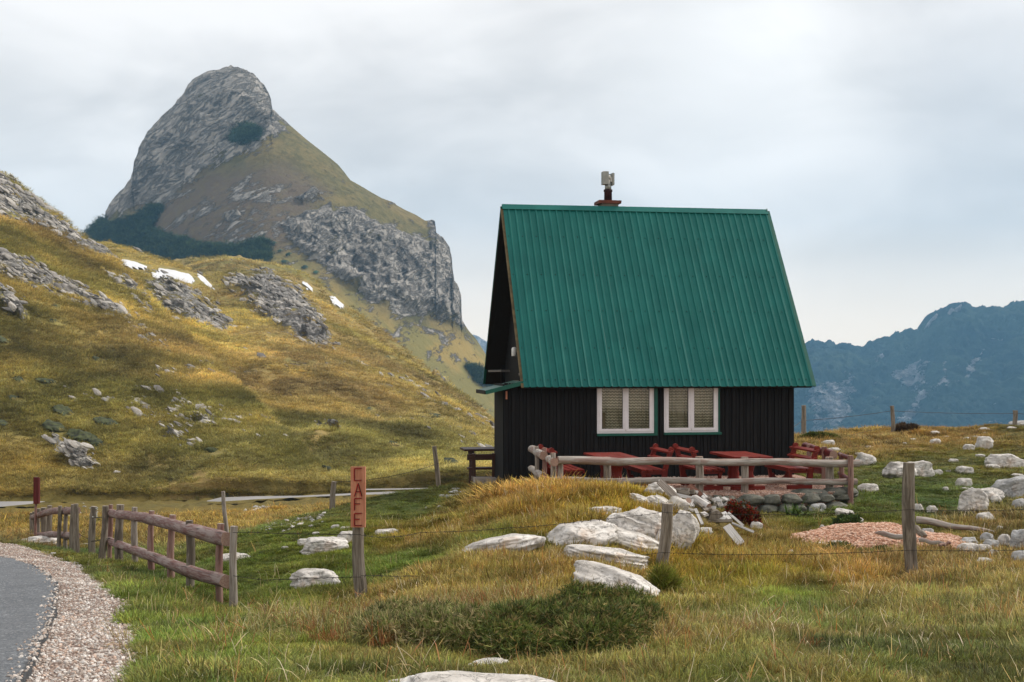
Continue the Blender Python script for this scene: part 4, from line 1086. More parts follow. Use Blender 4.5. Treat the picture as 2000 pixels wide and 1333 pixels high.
# dark picnic set by the porch
pt = gp(938, 946); gzz = pt[2]
px, py = (938 - 1000) / F * 30.2, 30.2
pc = empty('picnic_table', (px + .25, py, -2.78), YAW, label='dark brown picnic table with attached bench behind the cabin corner', cat='table')
b = MB(); b.box((0, .1, .80), (1.3, .78, .045)); b.build('table_top', M['dark_wood'], pc)
for s in (-1, 1):
    b = MB(); b.beam((s * .45 - .02, -.1, 0), (s * .45, -.06, .78), .10, .07); b.beam((s * .45 + .1, .3, 0), (s * .45, .26, .78), .10, .07); b.build('leg', M['dark_wood'], pc)
b = MB(); b.box((0, -.62, .42), (1.25, .28, .045)); b.build('seat', M['dark_wood'], pc)
b = MB(); b.box((0, -.80, .68), (1.32, .05, .13)); b.build('backrest', M['dark_wood'], pc)
for x in (-.52, -.08, .5):
    b = MB(); b.beam((x + .04, -.66, -.05), (x, -.84, .76), .075, .06); b.build('leg', M['dark_wood'], pc)
st = MB(); st.box((0, 0, .11), (.55, .55, .30), jit=.012)
so = st.build('concrete_step', M['concrete'], None, label='grey concrete step block beside the cabin porch', cat='step'); so.location = ((950 - 1000) / F * 29.3, 29.3, -2.80); so.rotation_euler = (0, 0, YAW)

# ------------------------------------------------------------------ fences
def log(a, b, ra, rb, mat='grey_wood', name='rail', parent=None, bend=0.0, n=9, cap='end_grain', wob=.10):
    a, b = Vector(a), Vector(b); m_ = MB(); pts = []
    side = Vector((0, 0, 1))
    for i in range(n + 1):
        s = i / n; pts.append(a.lerp(b, s) + side * (bend * math.sin(math.pi * s)) + side * .012 * math.sin(s * 9 + a.x))
    m_.tube(pts, [ra + (rb - ra) * i / n for i in range(n + 1)], 12, wob=wob, capmi=1)
    return m_.build(name, [M[mat], M[cap]], parent)

def post_obj(u, vb, hpx, wpx, name='post', mat='post_wood', parent=None, lean=0.0, d=None, sink=.25, **k):
    """a split post: base seen at (u, vb), height and width in photo pixels"""
    if d is None: P = gp(u, vb)
    else:
        x, y = (u - 1000) / F * d, d; P = np.array([x, y, gz(x, y)])
    dd = P[1]; h = hpx * dd / F; r = wpx * dd / F / 2
    if d is not None: h = UP(u, vb - hpx, d).z - P[2]
    m_ = MB(); n = 7; pts = []
    for i in range(n + 1):
        s = i / n; pts.append((lean * h * s + .012 * math.sin(s * 5 + u), 0, -sink + (h + sink) * s))
    m_.tube(pts, [r * (1.08 - .12 * i / n) for i in range(n + 1)], 9, wob=.14, capmi=1)
    o = m_.build(name, [M[mat], M['grey_wood']], parent, **k); o.location = P; return o, P, h

# terrace fence
tf = empty('terrace_fence', HW(1.0, -3.5), 0, label='grey two rail log fence along the front of the terrace', cat='fence')
def child(o, par):
    o.parent = par; o.matrix_parent_inverse = Matrix.Translation(par.location).inverted(); return o
def UP(u, v, d): return Vector(unproj(u, v, d))
rl = [((1090, 900, 24.55), (1366, 902, 25.05), .074, .070), ((1366, 902, 25.05), (1678, 905, 25.75), .066, .072)]
rl2 = [((1074, 939, 24.5), (1366, 940, 25.05), .056, .062), ((1366, 940, 25.05), (1673, 941, 25.75), .058, .060)]
for a, b_, ra, rb_ in rl + rl2: child(log(UP(*a), UP(*b_), ra, rb_, 'rail_wood', bend=.0, n=14, wob=.12), tf)
child(log(UP(1083, 904, 24.45), UP(1072, 896, 25.3), .078, .07, 'rail_wood', n=3), tf)
def fpost(u, vt, vb, wpx, d, par, mat='grey_wood', top='end_grain'):
    a = UP(u, vb + 16, d); t_ = UP(u, vt, d); r = wpx * d / F / 2; m_ = MB()
    m_.tube([a, a.lerp(t_, .3), a.lerp(t_, .6) + Vector((.008, 0, 0)), t_], [r * 1.05, r, r * .98, r * .95], 10, wob=.12, capmi=1)
    return child(m_.build('post', [M[mat], M[top]], par), par)
for u, vt, vb, wp, d, mt in ((1080, 885, 955, 11, 24.75, 'grey_wood'), (1094, 892, 955, 12, 24.65, 'grey_wood'), (1185, 893, 960, 15, 24.9, 'grey_wood'), (1366, 892, 972, 16, 25.22, 'grey_wood'), (1454, 893, 980, 15, 25.4, 'grey_wood'), (1620, 893, 982, 17, 25.8, 'grey_wood')):
    fpost(u, vt, vb, wp, d, tf, mt)
sf = empty('side_fence', UP(1050, 950, 26), 0, label='short grey log fence standing end-on in front of the cabin wall, left of the terrace', cat='fence')
child(log(UP(1062, 891, 25.7), UP(1038, 877, 27.5), .085, .075, 'rail_wood', n=4), sf); child(log(UP(1062, 932, 25.7), UP(1037, 915, 27.5), .075, .065, 'rail_wood', n=4), sf)
fpost(1048, 872, 945, 9, 26.6, sf); fpost(1063, 875, 950, 9, 25.9, sf, 'red_post')
sf = empty('side_fence', UP(1655, 975, 26), 0, label='reddish post pair with short dark rails at the right end of the terrace fence', cat='fence')
fpost(1661, 890, 978, 11, 25.6, sf, 'red_post'); fpost(1643, 887, 960, 10, 26.9, sf, 'red_post')
child(log(UP(1663, 896, 25.6), UP(1640, 888, 27.5), .05, .045, 'dark_red', n=3), sf); child(log(UP(1660, 938, 25.6), UP(1640, 925, 27.5), .05, .045, 'dark_red', n=3), sf)
sf = empty('side_fence', UP(1600, 930, 28), 0, label='dark red fence panel with thick top rail behind the rightmost bench', cat='fence')
fpost(1580, 868, 925, 10, 28.3, sf, 'red_post'); fpost(1610, 873, 932, 11, 27.2, sf, 'red_post')
child(log(UP(1628, 889, 26.7), UP(1572, 872, 28.9), .085, .08, 'dark_red', n=4), sf); child(log(UP(1612, 922, 27.2), UP(1576, 912, 28.6), .08, .075, 'dark_red', n=4), sf)

# left log fence
lf = empty('log_fence', gp(330, 1137), 0, label='two rail fence of red brown barked logs beside the gravel verge', cat='fence')
LP = {}
for u, vb, h_, w_, lean, mt in ((217, 1094, 108, 9, 0, 'red_post'), (235, 1102, 116, 16, 0, 'post_wood'), (265, 1111, 120, 12, 0, 'grey_wood'), (297, 1120, 122, 12, 0, 'red_post'), (335, 1138, 132, 14, .02, 'red_post'), (375, 1150, 133, 16, -.03, 'post_wood'), (429, 1176, 153, 14, .02, 'red_post'), (453, 1189, 160, 15, .03, 'grey_wood')):
    dl = 1 / (1 / 24.6 + (1 / 16.25 - 1 / 24.6) * (u - 214) / (446 - 214)) + .16 if u < 450 else None
    o, P, h = post_obj(u, vb, h_, w_, mat=mt, parent=None, lean=lean, d=dl); loc = Vector(P); o.parent = lf; o.location = loc - lf.location; LP[u] = P[1]
dn, df_ = 16.25, 24.6
child(log(UP(446, 1054, dn), UP(214, 1001, df_), .092, .075, 'bark_wood', bend=.03, n=16, wob=.16), lf)
child(log(UP(442, 1137, dn), UP(213, 1055, df_), .085, .070, 'bark_wood', bend=-.03, n=16, wob=.16), lf)
lf2 = empty('log_fence', gp(130, 1075), 0, label='far short fence of dark logs by the pale boulder at the road bend', cat='fence')
for u, vb, h_, w_, d, lean in ((153, 1085, 100, 10, None, -.06), (141, 1078, 92, 9, None, 0), (128, 1075, 84, 8, None, 0), (116, 1073, 84, 8, None, 0), (98, 1062, 74, 10, 33.5, 0), (88, 1062, 70, 12, 34, 0), (77, 1060, 66, 8, 34.5, 0), (69, 1060, 60, 7, 35, 0), (64, 1060, 58, 7, 35.5, 0)):
    o, P, h = post_obj(u, vb, h_, w_, mat='post_wood', d=d, lean=lean); o.parent = lf2; o.location = Vector(P) - lf2.location
child(log(UP(150, 998, 28.6), UP(64, 1010, 34.5), .085, .07, 'bark_wood', bend=.06, n=12, wob=.16), lf2)
child(log(UP(150, 1047, 28.6), UP(60, 1046, 34.5), .085, .06, 'bark_wood', bend=.02, n=12, wob=.16), lf2)

PO = 'fence posts on the grass'
P1 = post_obj(178, 1084, 94, 13, 'fence_post', lean=.05, label='grey post with white lichen top standing left of the log fence', cat='post', group=PO)
lc = MB(); 
for i in range(26):
    a = random.uniform(0, 6.3); z = P1[2] * random.uniform(.76, 1.0); r = 13 * P1[1][1] / F / 2 * 1.03
    lc.lathe([(.016, -.008), (.02, 0), (.01, .008)], 6, (.05 * P1[2] + r * math.cos(a), r * math.sin(a), z))
lc.build('lichen', M['lichen'], P1[0])
post_obj(199, 1094, 105, 13, 'fence_post', lean=.06, label='grey rounded post at the left end of the barked log fence', cat='post', group=PO)
post_obj(447, 1044, 84, 8, 'fence_post', d=24.6, lean=-.10, mat='grey_wood', label='thin tall grey post behind the end of the log fence', cat='post', group=PO)
post_obj(649, 999, 58, 11, 'fence_post', d=27.2, lean=.06, label='short grey post on the knoll edge left of the cafe sign', cat='post', group=PO)
post_obj(860, 952, 80, 9, 'fence_post', d=33.5, lean=-.10, mat='post_wood', label='dark leaning post on the skyline of the knoll left of the cabin', cat='post', group=PO)
PM1 = post_obj(1287, 1110, 126, 23, 'fence_post', d=18.2, lean=.14, mat='post_wood', label='thick grey leaning post standing among the pale rock slabs', cat='post', group=PO)
PM2 = post_obj(1780, 1131, 226, 24, 'fence_post', lean=-.02, mat='post_wood', label='tall thick dark post in the right foreground before the gravel heap', cat='post', group=PO)
PB1 = post_obj(1569, 868, 76, 9, 'fence_post', d=47, mat='post_wood', label='thin upright post on the crest just right of the cabin wall', cat='post', group=PO)
PB2 = post_obj(1745, 857, 64, 8, 'fence_post', d=52, lean=-.06, mat='post_wood', label='middle post of the wire fence on the crest before the blue mountains', cat='post', group=PO)
PB3 = post_obj(1982, 833, 31, 9, 'fence_post', d=56, mat='post_wood', label='short post on the crest at the right edge of the picture', cat='post', group=PO)
# board sign seen from behind, far left
fs_ = post_obj(72, 1052, 120, 5, 'road_sign', d=33, mat='red_post', label='narrow dark red board sign on a thin post at the road bend', cat='sign')
b = MB(); b.box((.02, -.05, fs_[2] - .33), (.13, .03, .66)); b.box((.075, -.02, fs_[2] - .34), (.03, .10, .64)); b.build('board', M['dark_red'], fs_[0])

# cafe sign
cs = post_obj(705, 1178, 168, 24, 'cafe_sign', mat='post_wood', lean=-.03, label='vertical plank sign reading CAFE in red and black on a grey post', cat='sign')
so_, Pc, hc = cs; px_ = Pc[1] / F
bw, bh = 28 * px_, 117 * px_; bz = (1178 - 1028) * px_
b = MB(); b.box((-.02 - .1 * px_, -.115, bz + bh / 2), (bw, .05, bh), jit=.003); bo = b.build('board', M['sign_wood'], so_)
b = MB(); b.tube([(-.02, -.09, bz + .12), (-.02, .0, bz + .12)], .006, 6); b.build('nail', M['wire'], bo)
def strokes(mb, segs, ox, oz, sx, sz, th, y, mi):
    for x0, z0, x1, z1 in segs: mb.beam((ox + x0 * sx, y, oz + z0 * sz), (ox + x1 * sx, y, oz + z1 * sz), .006, th, up=(0, 1, 0), mi=mi)
LET = {'C': [(1, 1, 0, 1), (0, 1.02, 0, 0), (0, 0, .95, .02)], 'A': [(0, 0, .5, 1), (.5, 1, 1, 0), (.18, .36, .84, .36)], 'F': [(0, 0, 0, 1), (0, 1, 1, 1), (0, .55, .75, .55)], 'E': [(0, 0, 0, 1), (0, 1, 1, 1), (0, .52, .7, .52), (0, 0, 1, 0)]}
for i, chh in enumerate('CAFE'):
    zt = bz + bh * (1 - (.035 + i * .247)); lh = bh * (.20 if i != 1 else .215)
    mb = MB(); ox = -.02 - bw * .27; 
    strokes(mb, LET[chh], ox, zt - lh, bw * .5, lh, .022, -.1425, 0)
    strokes(mb, LET[chh], ox + .008, zt - lh + .006, bw * .5, lh, .0165, -.1445, 1)
    mb.build('letter', [M['red_letter'], M['black_letter']], bo)

# barbed wire
def wire(pts, label, sag=.05, barbs=True, r=.0035, grp='rusty barbed wires between the posts'):
    m_ = MB(); P = [Vector(p) for p in pts]
    for a, b_ in zip(P[:-1], P[1:]):
        L = (b_ - a).length; n = max(6, int(L / .25)); q = []
        for i in range(n + 1):
            s = i / n; q.append(a.lerp(b_, s) + Vector((0, 0, -sag * 4 * s * (1 - s) + random.uniform(-.006, .006))))
        m_.tube(q, r, 5, smooth=False)
        if barbs:
            for i in range(int(L / .13)):
                s = (i + .5) * .13 / L; p = a.lerp(b_, s) + Vector((0, 0, -sag * 4 * s * (1 - s)))
                for _ in range(2):
                    dv = Vector((random.uniform(-1, 1), random.uniform(-1, 1), random.uniform(-1, 1))).normalized() * .018
                    m_.beam(p - dv, p + dv, .004, .004)
    return m_.build('barbed_wire', M['wire'], None, label=label, cat='wire', group=grp)
dF = LP[453]; dS = Pc[1]; dM = PM1[1][1]; dR = PM2[1][1]
wire([UP(455, 1040, dF - .1), UP(705, 1045, dS - .14)], 'upper barbed wire from the log fence end to the cafe sign', .0)
wire([UP(455, 1125, dF - .1), UP(520, 1134, dF + .1), UP(705, 1127, dS - .16)], 'lower barbed wire from the log fence end to the cafe sign', .0)
wire([UP(705, 1045, dS - .16), UP(822, 1040, dS + .7), UP(822, 1055, dS + .7), UP(822, 1041, dS + .7), UP(1294, 1001, dM - .14)], 'upper barbed wire from the cafe sign to the leaning post among the slabs', .04)
wire([UP(705, 1125, dS - .16), UP(920, 1127, dS + 1.2), UP(1287, 1080, dM - .14)], 'lower barbed wire from the cafe sign to the leaning post among the slabs', .0)
wire([UP(1294, 1001, dM - .14), UP(1775, 996, dR - .14)], 'upper barbed wire from the leaning post to the tall dark post', .05)
wire([UP(1287, 1080, dM - .14), UP(1775, 1075, dR - .14)], 'lower barbed wire from the leaning post to the tall dark post', .04)
wire([UP(1775, 996, dR - .14), UP(2100, 990, dR + .3)], 'upper barbed wire right of the tall dark post', .03)
wire([UP(1775, 1075, dR - .14), UP(2100, 1068, dR + .3)], 'lower barbed wire right of the tall dark post', .03)
wire([UP(1540, 838, 43), UP(1566, 822, 47), UP(1741, 803, 52), UP(1981, 808, 56), UP(2080, 808, 57)], 'long upper wire along the crest before the blue mountains', .04, False, .009)
wire([UP(1652, 852, 49.5), UP(1741, 833, 52), UP(1850, 842, 53.5)], 'short lower wire near the middle crest post', .0, False, .007)
wire([UP(655, 942, 27.2), UP(857, 905, 33.5)], 'barbed wire rising from the short knoll post past the cafe sign', .1, True, .005)
wire([UP(179, 1012, P1[1][1]), UP(235, 1008, LP[235])], 'upper wire between the lichen topped post and the log fence', .0, True)
wire([UP(153, 1042, 28.2), UP(179, 1058, P1[1][1] - .1), UP(215, 1052, LP[235])], 'lower wire between the lichen topped post and the log fence', .0, True)
# ------------------------------------------------------------------ rocks
RG = 'pale limestone rocks in the grass'
def rock(u, vb, w_, h_, label, mat='rock', rz=None, tilt=0.0, depth=.75, seed=None, sub=.35, group=RG, facet=.55, flat=.5, rough=.24, cat='rock', hid=None):
    """a boulder whose seen outline is w_ x h_ photo pixels with its foot at (u, vb)"""
    P = gp(u, vb); d = P[1]; pw, ph = w_ * d / F, h_ * d / F
    sd_ = seed if seed is not None else int(u * 7 + vb * 13) % 9973
    vis = ph; hh = vis * (1 + sub) * 1.15; dy = pw * depth
    # part of the seen height comes from the top face turned to the camera
    el = abs(P[2]) / d; hh = max(vis * .55, (vis - dy * el * .55)) * (1 + sub) * 1.25
    o = rock_mesh('rock', (pw * 1.12, dy, hh), sd_, M[mat], detail=5 if w_ > 45 else 4 if w_ > 16 else 3, rough=rough, facet=facet, flat=flat)
    y = P[1] + dy * .38; x = P[0] * y / P[1]
    o.location = (x, y, P[2] + hh * (.5 - sub * .62))
    o.rotation_euler = (0, tilt, rz if rz is not None else random.uniform(-.25, .25))
    FOOT.append((x, y, pw * .5, dy * .42))
    return tag(o, label=label, cat=cat, group=group)

FOOT = [(*gp(u_, v_)[:2], r_, r_ * 1.5) for u_, v_, r_ in ((1330, 990, .35), (1350, 1000, .4), (1365, 1010, .4), (1395, 1018, .4), (1420, 1035, .35), (1440, 1050, .25), (1380, 990, .45), (1330, 975, .3), (1438, 1068, .2), (1400, 995, .5), (1310, 965, .35))]
RK = [
    (632, 1080, 84, 27, 'large smooth white rock with a low left tail left of the cafe sign', 'rock', 0), (596, 1066, 26, 12, 'small knobbly white rock touching the left end of the large smooth rock', 'rock', 0),
    (600, 1084, 18, 6, 'tiny flat white stone just below the large smooth rock', 'rock', 0), (556, 1073, 14, 5, 'tiny pale stone left of the large smooth rock', 'rock', 0), (677, 1061, 36, 20, 'white rock half hidden behind the cafe sign post', 'rock', 0),
    (655, 1032, 14, 6, 'small pale stone left of the sign, upper of two', 'rock', 0), (617, 1045, 12, 5, 'small pale stone above the large smooth rock', 'rock', 0), (676, 1035, 22, 6, 'low pale stone directly left behind the sign board foot', 'rock', 0),
    (755, 1046, 40, 11, 'low white rock right of the cafe sign', 'rock', 0), (613, 1148, 84, 32, 'pointed white boulder low in the green grass left of the sign post', 'rock', 0), (461, 1098, 56, 16, 'white rock partly hidden behind the end post of the barked log fence', 'rock', 0),
    (78, 1067, 64, 17, 'long pale boulder under the rails of the far short log fence', 'rock', 0), (125, 1071, 14, 4, 'pale stone right of the long boulder at the road bend', 'rock', 0), (165, 1067, 22, 5, 'low pale stone between the far fence and the lichen topped post', 'rock', 0), (104, 1084, 11, 4, 'small white stone on the verge below the far fence', 'rock', 0),
    (860, 992, 12, 4, 'small white stone on the knoll, right of a pair below the cabin', 'rock', 0), (833, 994, 6, 3, 'tiny white stone on the knoll left of the cabin', 'rock', 0),
    # outcrop in front of the terrace
    (985, 1084, 140, 34, 'long tilted white slab rising to the right at the left of the outcrop', 'rock', -.20), (1128, 1070, 136, 44, 'smooth rounded white slab in the middle of the outcrop', 'rock', -.10), (1172, 1012, 78, 20, 'cracked pale slab in the grass above the smooth rounded one', 'rock', -.1), (1130, 1016, 40, 12, 'small flat slab left of the cracked pale one', 'rock', -.1),
    (1238, 1080, 130, 36, 'pale slab sloping down towards the leaning grey post', 'rock', .28), (1262, 1062, 150, 58, 'broad steep slab behind the leaning grey post', 'rock', .35), (1325, 1080, 60, 70, 'steep right flank slab of the outcrop just right of the leaning post', 'rock', .55),
    (1190, 1108, 160, 34, 'long low slab in the front of the outcrop', 'rock', .16), (1215, 1092, 100, 14, 'thin slab edge between the grass tufts above the long low slab', 'rock', .2),
    (1203, 1166, 150, 48, 'front slab of the outcrop curving down to the right above the juniper', 'rock', .28),
    (1290, 975, 56, 26, 'pale rock step at the top of the outcrop under the terrace rail', 'rock', .3), (1262, 990, 62, 16, 'long rib of rock below the top step of the outcrop', 'rock', .4), (1300, 1000, 70, 20, 'second rib of rock beside the scrap heap', 'rock', .5), (1322, 1010, 36, 34, 'steep rock beside the upper end of the scrap heap', 'rock', .5), (1205, 955, 40, 8, 'low pale rock among orange grass right under the terrace rail', 'rock', 0),
    (1015, 1090, 14, 6, 'small stone below the long tilted slab', 'rock', 0), (1010, 1105, 24, 8, 'low pale stone in dry grass above the juniper', 'rock', 0), (965, 1112, 12, 6, 'small white stone in dry grass left above the juniper', 'rock', 0),
    (925, 1385, 270, 62, 'big flat pale rock at the bottom edge of the picture', 'rock', 0), (945, 1306, 80, 16, 'pale rock with dry grass just below the juniper', 'rock', -.15), (800, 1350, 90, 26, 'flat rock at the bottom edge left of the biggest', 'rock', -.1),
    # right slope
    (1758, 932, 58, 24, 'round white rock left behind the tall dark post', 'rock', 0), (1794, 931, 50, 25, 'round white rock right behind the tall dark post', 'rock', 0), (1832, 928, 16, 9, 'small rock right of the pair behind the tall post', 'rock', 0),
    (1884, 925, 32, 12, 'low split grey rock in the middle of the right slope', 'rock', 0), (1882, 951, 28, 14, 'hook shaped pale rock on the right slope below the split one', 'rock', 0), (1885, 959, 18, 6, 'small pale rock under the hook shaped one', 'rock', 0), (1847, 958, 10, 6, 'tiny pale stone left of the hook shaped rock', 'rock', 0),
    (1962, 915, 66, 24, 'large pinkish rock with grass in front near the right edge', 'rock', 0), (1938, 918, 24, 10, 'grey rock in shade under the large pinkish one', 'rock', 0), (1990, 935, 28, 8, 'flat pale rock at the right edge below the pinkish one', 'rock', .1),
    (1900, 1001, 50, 40, 'bulky pale boulder at the left end of the long ridge of rock', 'rock', .3), (1930, 980, 50, 22, 'grey rock joining the bulky boulder to the long ridge', 'rock', -.1), (1975, 975, 80, 36, 'long fissured grey ridge rock at the right edge', 'rock_grey', -.25), (1945, 985, 20, 14, 'small round rock under the long fissured ridge', 'rock', 0), (1992, 1000, 26, 22, 'grey rock cut by the right edge below the ridge', 'rock_grey', 0),
    (1892, 880, 20, 10, 'dark holed rock on the right crest slope, left of a cluster', 'rock', 0), (1921, 877, 32, 20, 'biggest rock of the cluster on the right crest slope', 'rock', 0), (1910, 860, 26, 7, 'flat rock capping the grassy tuft of the crest cluster', 'rock', .1), (1888, 861, 14, 6, 'small rock at the upper left of the crest cluster', 'rock', 0),
    (1925, 842, 22, 6, 'pale rock on the skyline right of the orange tuft', 'rock', .2), (1986, 832, 34, 8, 'grey rock on the skyline at the foot of the short post', 'rock_grey', -.1), (1975, 838, 18, 4, 'low flat rock left below the skyline post', 'rock', 0), (1925, 849, 10, 4, 'small round rock below the skyline rock', 'rock', 0),
    (1784, 866, 14, 8, 'round white rock on the crest slope right of the middle crest post', 'rock', 0), (1767, 869, 8, 4, 'tiny rock left of the round white crest rock', 'rock', 0), (1827, 868, 20, 9, 'rounded pale rock on the crest slope below the flat one', 'rock', -.1), (1826, 850, 20, 7, 'flat pale rock on the crest slope above the rounded one', 'rock', 0), (1846, 857, 12, 4, 'thin pale stone right of the rounded crest rock', 'rock', -.3),
    (1618, 874, 22, 12, 'white rock beside the crest post near the cabin', 'rock', -.2), (1632, 886, 26, 10, 'white rock behind the dark red fence panel', 'rock', .1), (1690, 910, 34, 20, 'white rock right of the end of the terrace rail', 'rock', .2), (1695, 961, 36, 14, 'flat whitish rock in green grass right of the terrace', 'rock', 0), (1696, 878, 14, 6, 'small white rock, right of two above the terrace rail end', 'rock', 0), (1673, 876, 9, 5, 'small white rock, left of two above the terrace rail end', 'rock', 0), (1674, 890, 12, 5, 'small white stone just above the terrace rail end', 'rock', 0),
    (1782, 886, 16, 4, 'thin pale stone lying in green grass on the right slope', 'rock', -.25), (1862, 903, 16, 6, 'small jagged stone above the split grey rock', 'rock', 0), (1915, 893, 18, 5, 'small low stone above the large pinkish rock', 'rock', 0), (1852, 922, 9, 3, 'tiny flat stone left above the split grey rock', 'rock', 0),
    (1595, 1002, 30, 16, 'grey round rock at the foot of the terrace stone edge', 'rock_grey', 0), (1652, 1010, 40, 13, 'white arched rock beside the dark leafy plants', 'rock', .2), (1676, 1024, 20, 12, 'pale rock at the right foot of the white arched one', 'rock', .4), (1793, 1000, 18, 13, 'small round white rock right of the tall dark post', 'rock', 0), (1820, 1001, 18, 11, 'small pale rock, second to the right of the tall post', 'rock', 0),
    (1602, 1070, 30, 10, 'low pale rock left before the gravel heap', 'rock', 0), (1632, 1070, 30, 12, 'knobbly pale rock at the left foot of the gravel heap', 'rock', 0), (1612, 1050, 20, 6, 'small white rock at the left end of the gravel heap', 'rock', 0), (1606, 1040, 10, 12, 'upright white stone under the leafy plants', 'rock', 0),
    (1925, 1021, 32, 18, 'squarish pinkish rock in dry grass left of the right edge', 'rock', 0), (1953, 1040, 12, 11, 'tiny double white stone above the rock pile', 'rock', 0), (1480, 1101, 18, 11, 'small white stone in the grass between the two thick posts', 'rock', 0), (1543, 1087, 12, 12, 'small leaning stone below the wire', 'rock', .7), (1477, 1036, 22, 14, 'white stone below the red leaved bush', 'rock', 0), (1375, 1045, 28, 13, 'pale arched rock under the scrap heap', 'rock', 0), (1408, 1066, 26, 9, 'low pale stone in the grass under the scrap heap', 'rock', 0), (1566, 1076, 14, 7, 'small grey stone left below the gravel heap', 'rock_grey', 0), (1542, 1053, 14, 5, 'small flat white stone between scrap heap and gravel heap', 'rock', .3),
    (1548, 1279, 9, 5, 'tiny white stone alone in the front meadow', 'rock', 0),
]
for r in RK: rock(*r[:5], mat=r[5], tilt=r[6])
RP = 'rock pile at the right edge'
for u, vb, w_, h_, lab in ((1893, 1066, 34, 14, 'grey rock at the upper left of the pile by the right edge'), (1893, 1082, 40, 18, 'broad low rock at the lower left of the pile by the right edge'), (1927, 1062, 24, 18, 'dark rounded rock at the top of the pile by the right edge'), (1938, 1075, 28, 18, 'dark split rock in the middle of the pile by the right edge'),
                         (1962, 1071, 26, 22, 'smooth tan rock right of the middle of the pile by the right edge'), (1990, 1075, 34, 34, 'tallest grey rock of the pile at the right edge'), (1922, 1082, 26, 16, 'tilted pale rock low in the pile by the right edge'), (1942, 1090, 22, 14, 'small white rock at the foot of the pile by the right edge'), (1958, 1080, 26, 5, 'thin flat stone in the pile by the right edge'),
                         (1925, 1106, 46, 14, 'pale flat rock in front of the pile by the right edge'), (1993, 1105, 30, 24, 'dark jagged rock at the right edge below the pile')):
    rock(u, vb, w_, h_, lab, mat='rock_grey' if 'grey' in lab or 'dark' in lab else 'rock', group=RP, facet=.8)
for i in range(16):
    u = 862 + 92 * random.random() ** .8; v = 973 - (u - 862) * .22 + random.uniform(-7, 7)
    rock(u, v, random.uniform(7, 20), random.uniform(3, 6), 'loose flat grey stone in the heap at the knoll top left of the cabin', mat='rock_grey', group='loose flat stones heaped left of the cabin', facet=1)
HR = 'pale boulders lying on the golden hillside'
def hill_rock(Q, u, v, w_, h_, lab):
    P = on_hill(Q, u, v); s = P[1] / F
    o = rock_mesh('boulder', (w_ * s * 1.1, w_ * s * .8, h_ * s * 1.9), int(u + v), M['rock'], detail=3, facet=.8); o.location = P; o.rotation_euler = (0, .2, random.uniform(-.5, .5)); tag(o, label=lab, cat='boulder', group=HR)
hill_rock(QA, 401, 829, 24, 11, 'largest pale boulder on the golden hillside below the ledges'); hill_rock(QA, 485, 886, 10, 9, 'small upright pale boulder low on the golden hillside')
hill_rock(QB, 628, 838, 14, 6, 'left boulder of a short row on the slope above the cafe sign'); hill_rock(QB, 662, 853, 14, 6, 'middle boulder of a short row on the slope above the cafe sign'); hill_rock(QB, 702, 860, 10, 6, 'right boulder of a short row on the slope above the cafe sign')
hill_rock(QA, 228, 927, 16, 7, 'pale boulder above the middle of the log fence'); hill_rock(QA, 318, 951, 12, 6, 'pale boulder above the right half of the log fence'); hill_rock(QA, 178, 957, 8, 5, 'small white boulder above the lichen topped post'); hill_rock(QA, 84, 941, 8, 4, 'small white boulder right of the road sign board')

# ------------------------------------------------------------------ scrap heap, logs, gravel heap
def dirpt(u, v, up=0.0):
    P = Vector(gp(u, v)); P.z += up; return P
SG = 'broken boards and logs of the scrap heap'
def plank(u0, v0, u1, v1, wd, lab, d=None, mat='pale_board', th=.03, dz=0.0, kind='plank', tw=0.0):
    base = gp((u0 + u1) / 2, max(v0, v1) + 3); d = min(base[1], 24.3) - .15
    up_ = Vector((0, 0, .05)); a = UP(u0, v0, d + .12 + dz) + up_; b_ = UP(u1, v1, d - .12 + dz) + up_; m_ = MB(); wd *= 1.15
    if kind == 'log': m_.tube([a, a.lerp(b_, .5), b_], [wd * d / F / 2 * 1.05, wd * d / F / 2, wd * d / F / 2 * .9], 10, wob=.08, capmi=1)
    else: m_.beam(a, b_, wd * d / F, th, up=(tw, -1, .45))
    return m_.build(kind, [M[mat], M['end_grain']], None, label=lab, cat='log' if kind == 'log' else 'plank', group=SG)
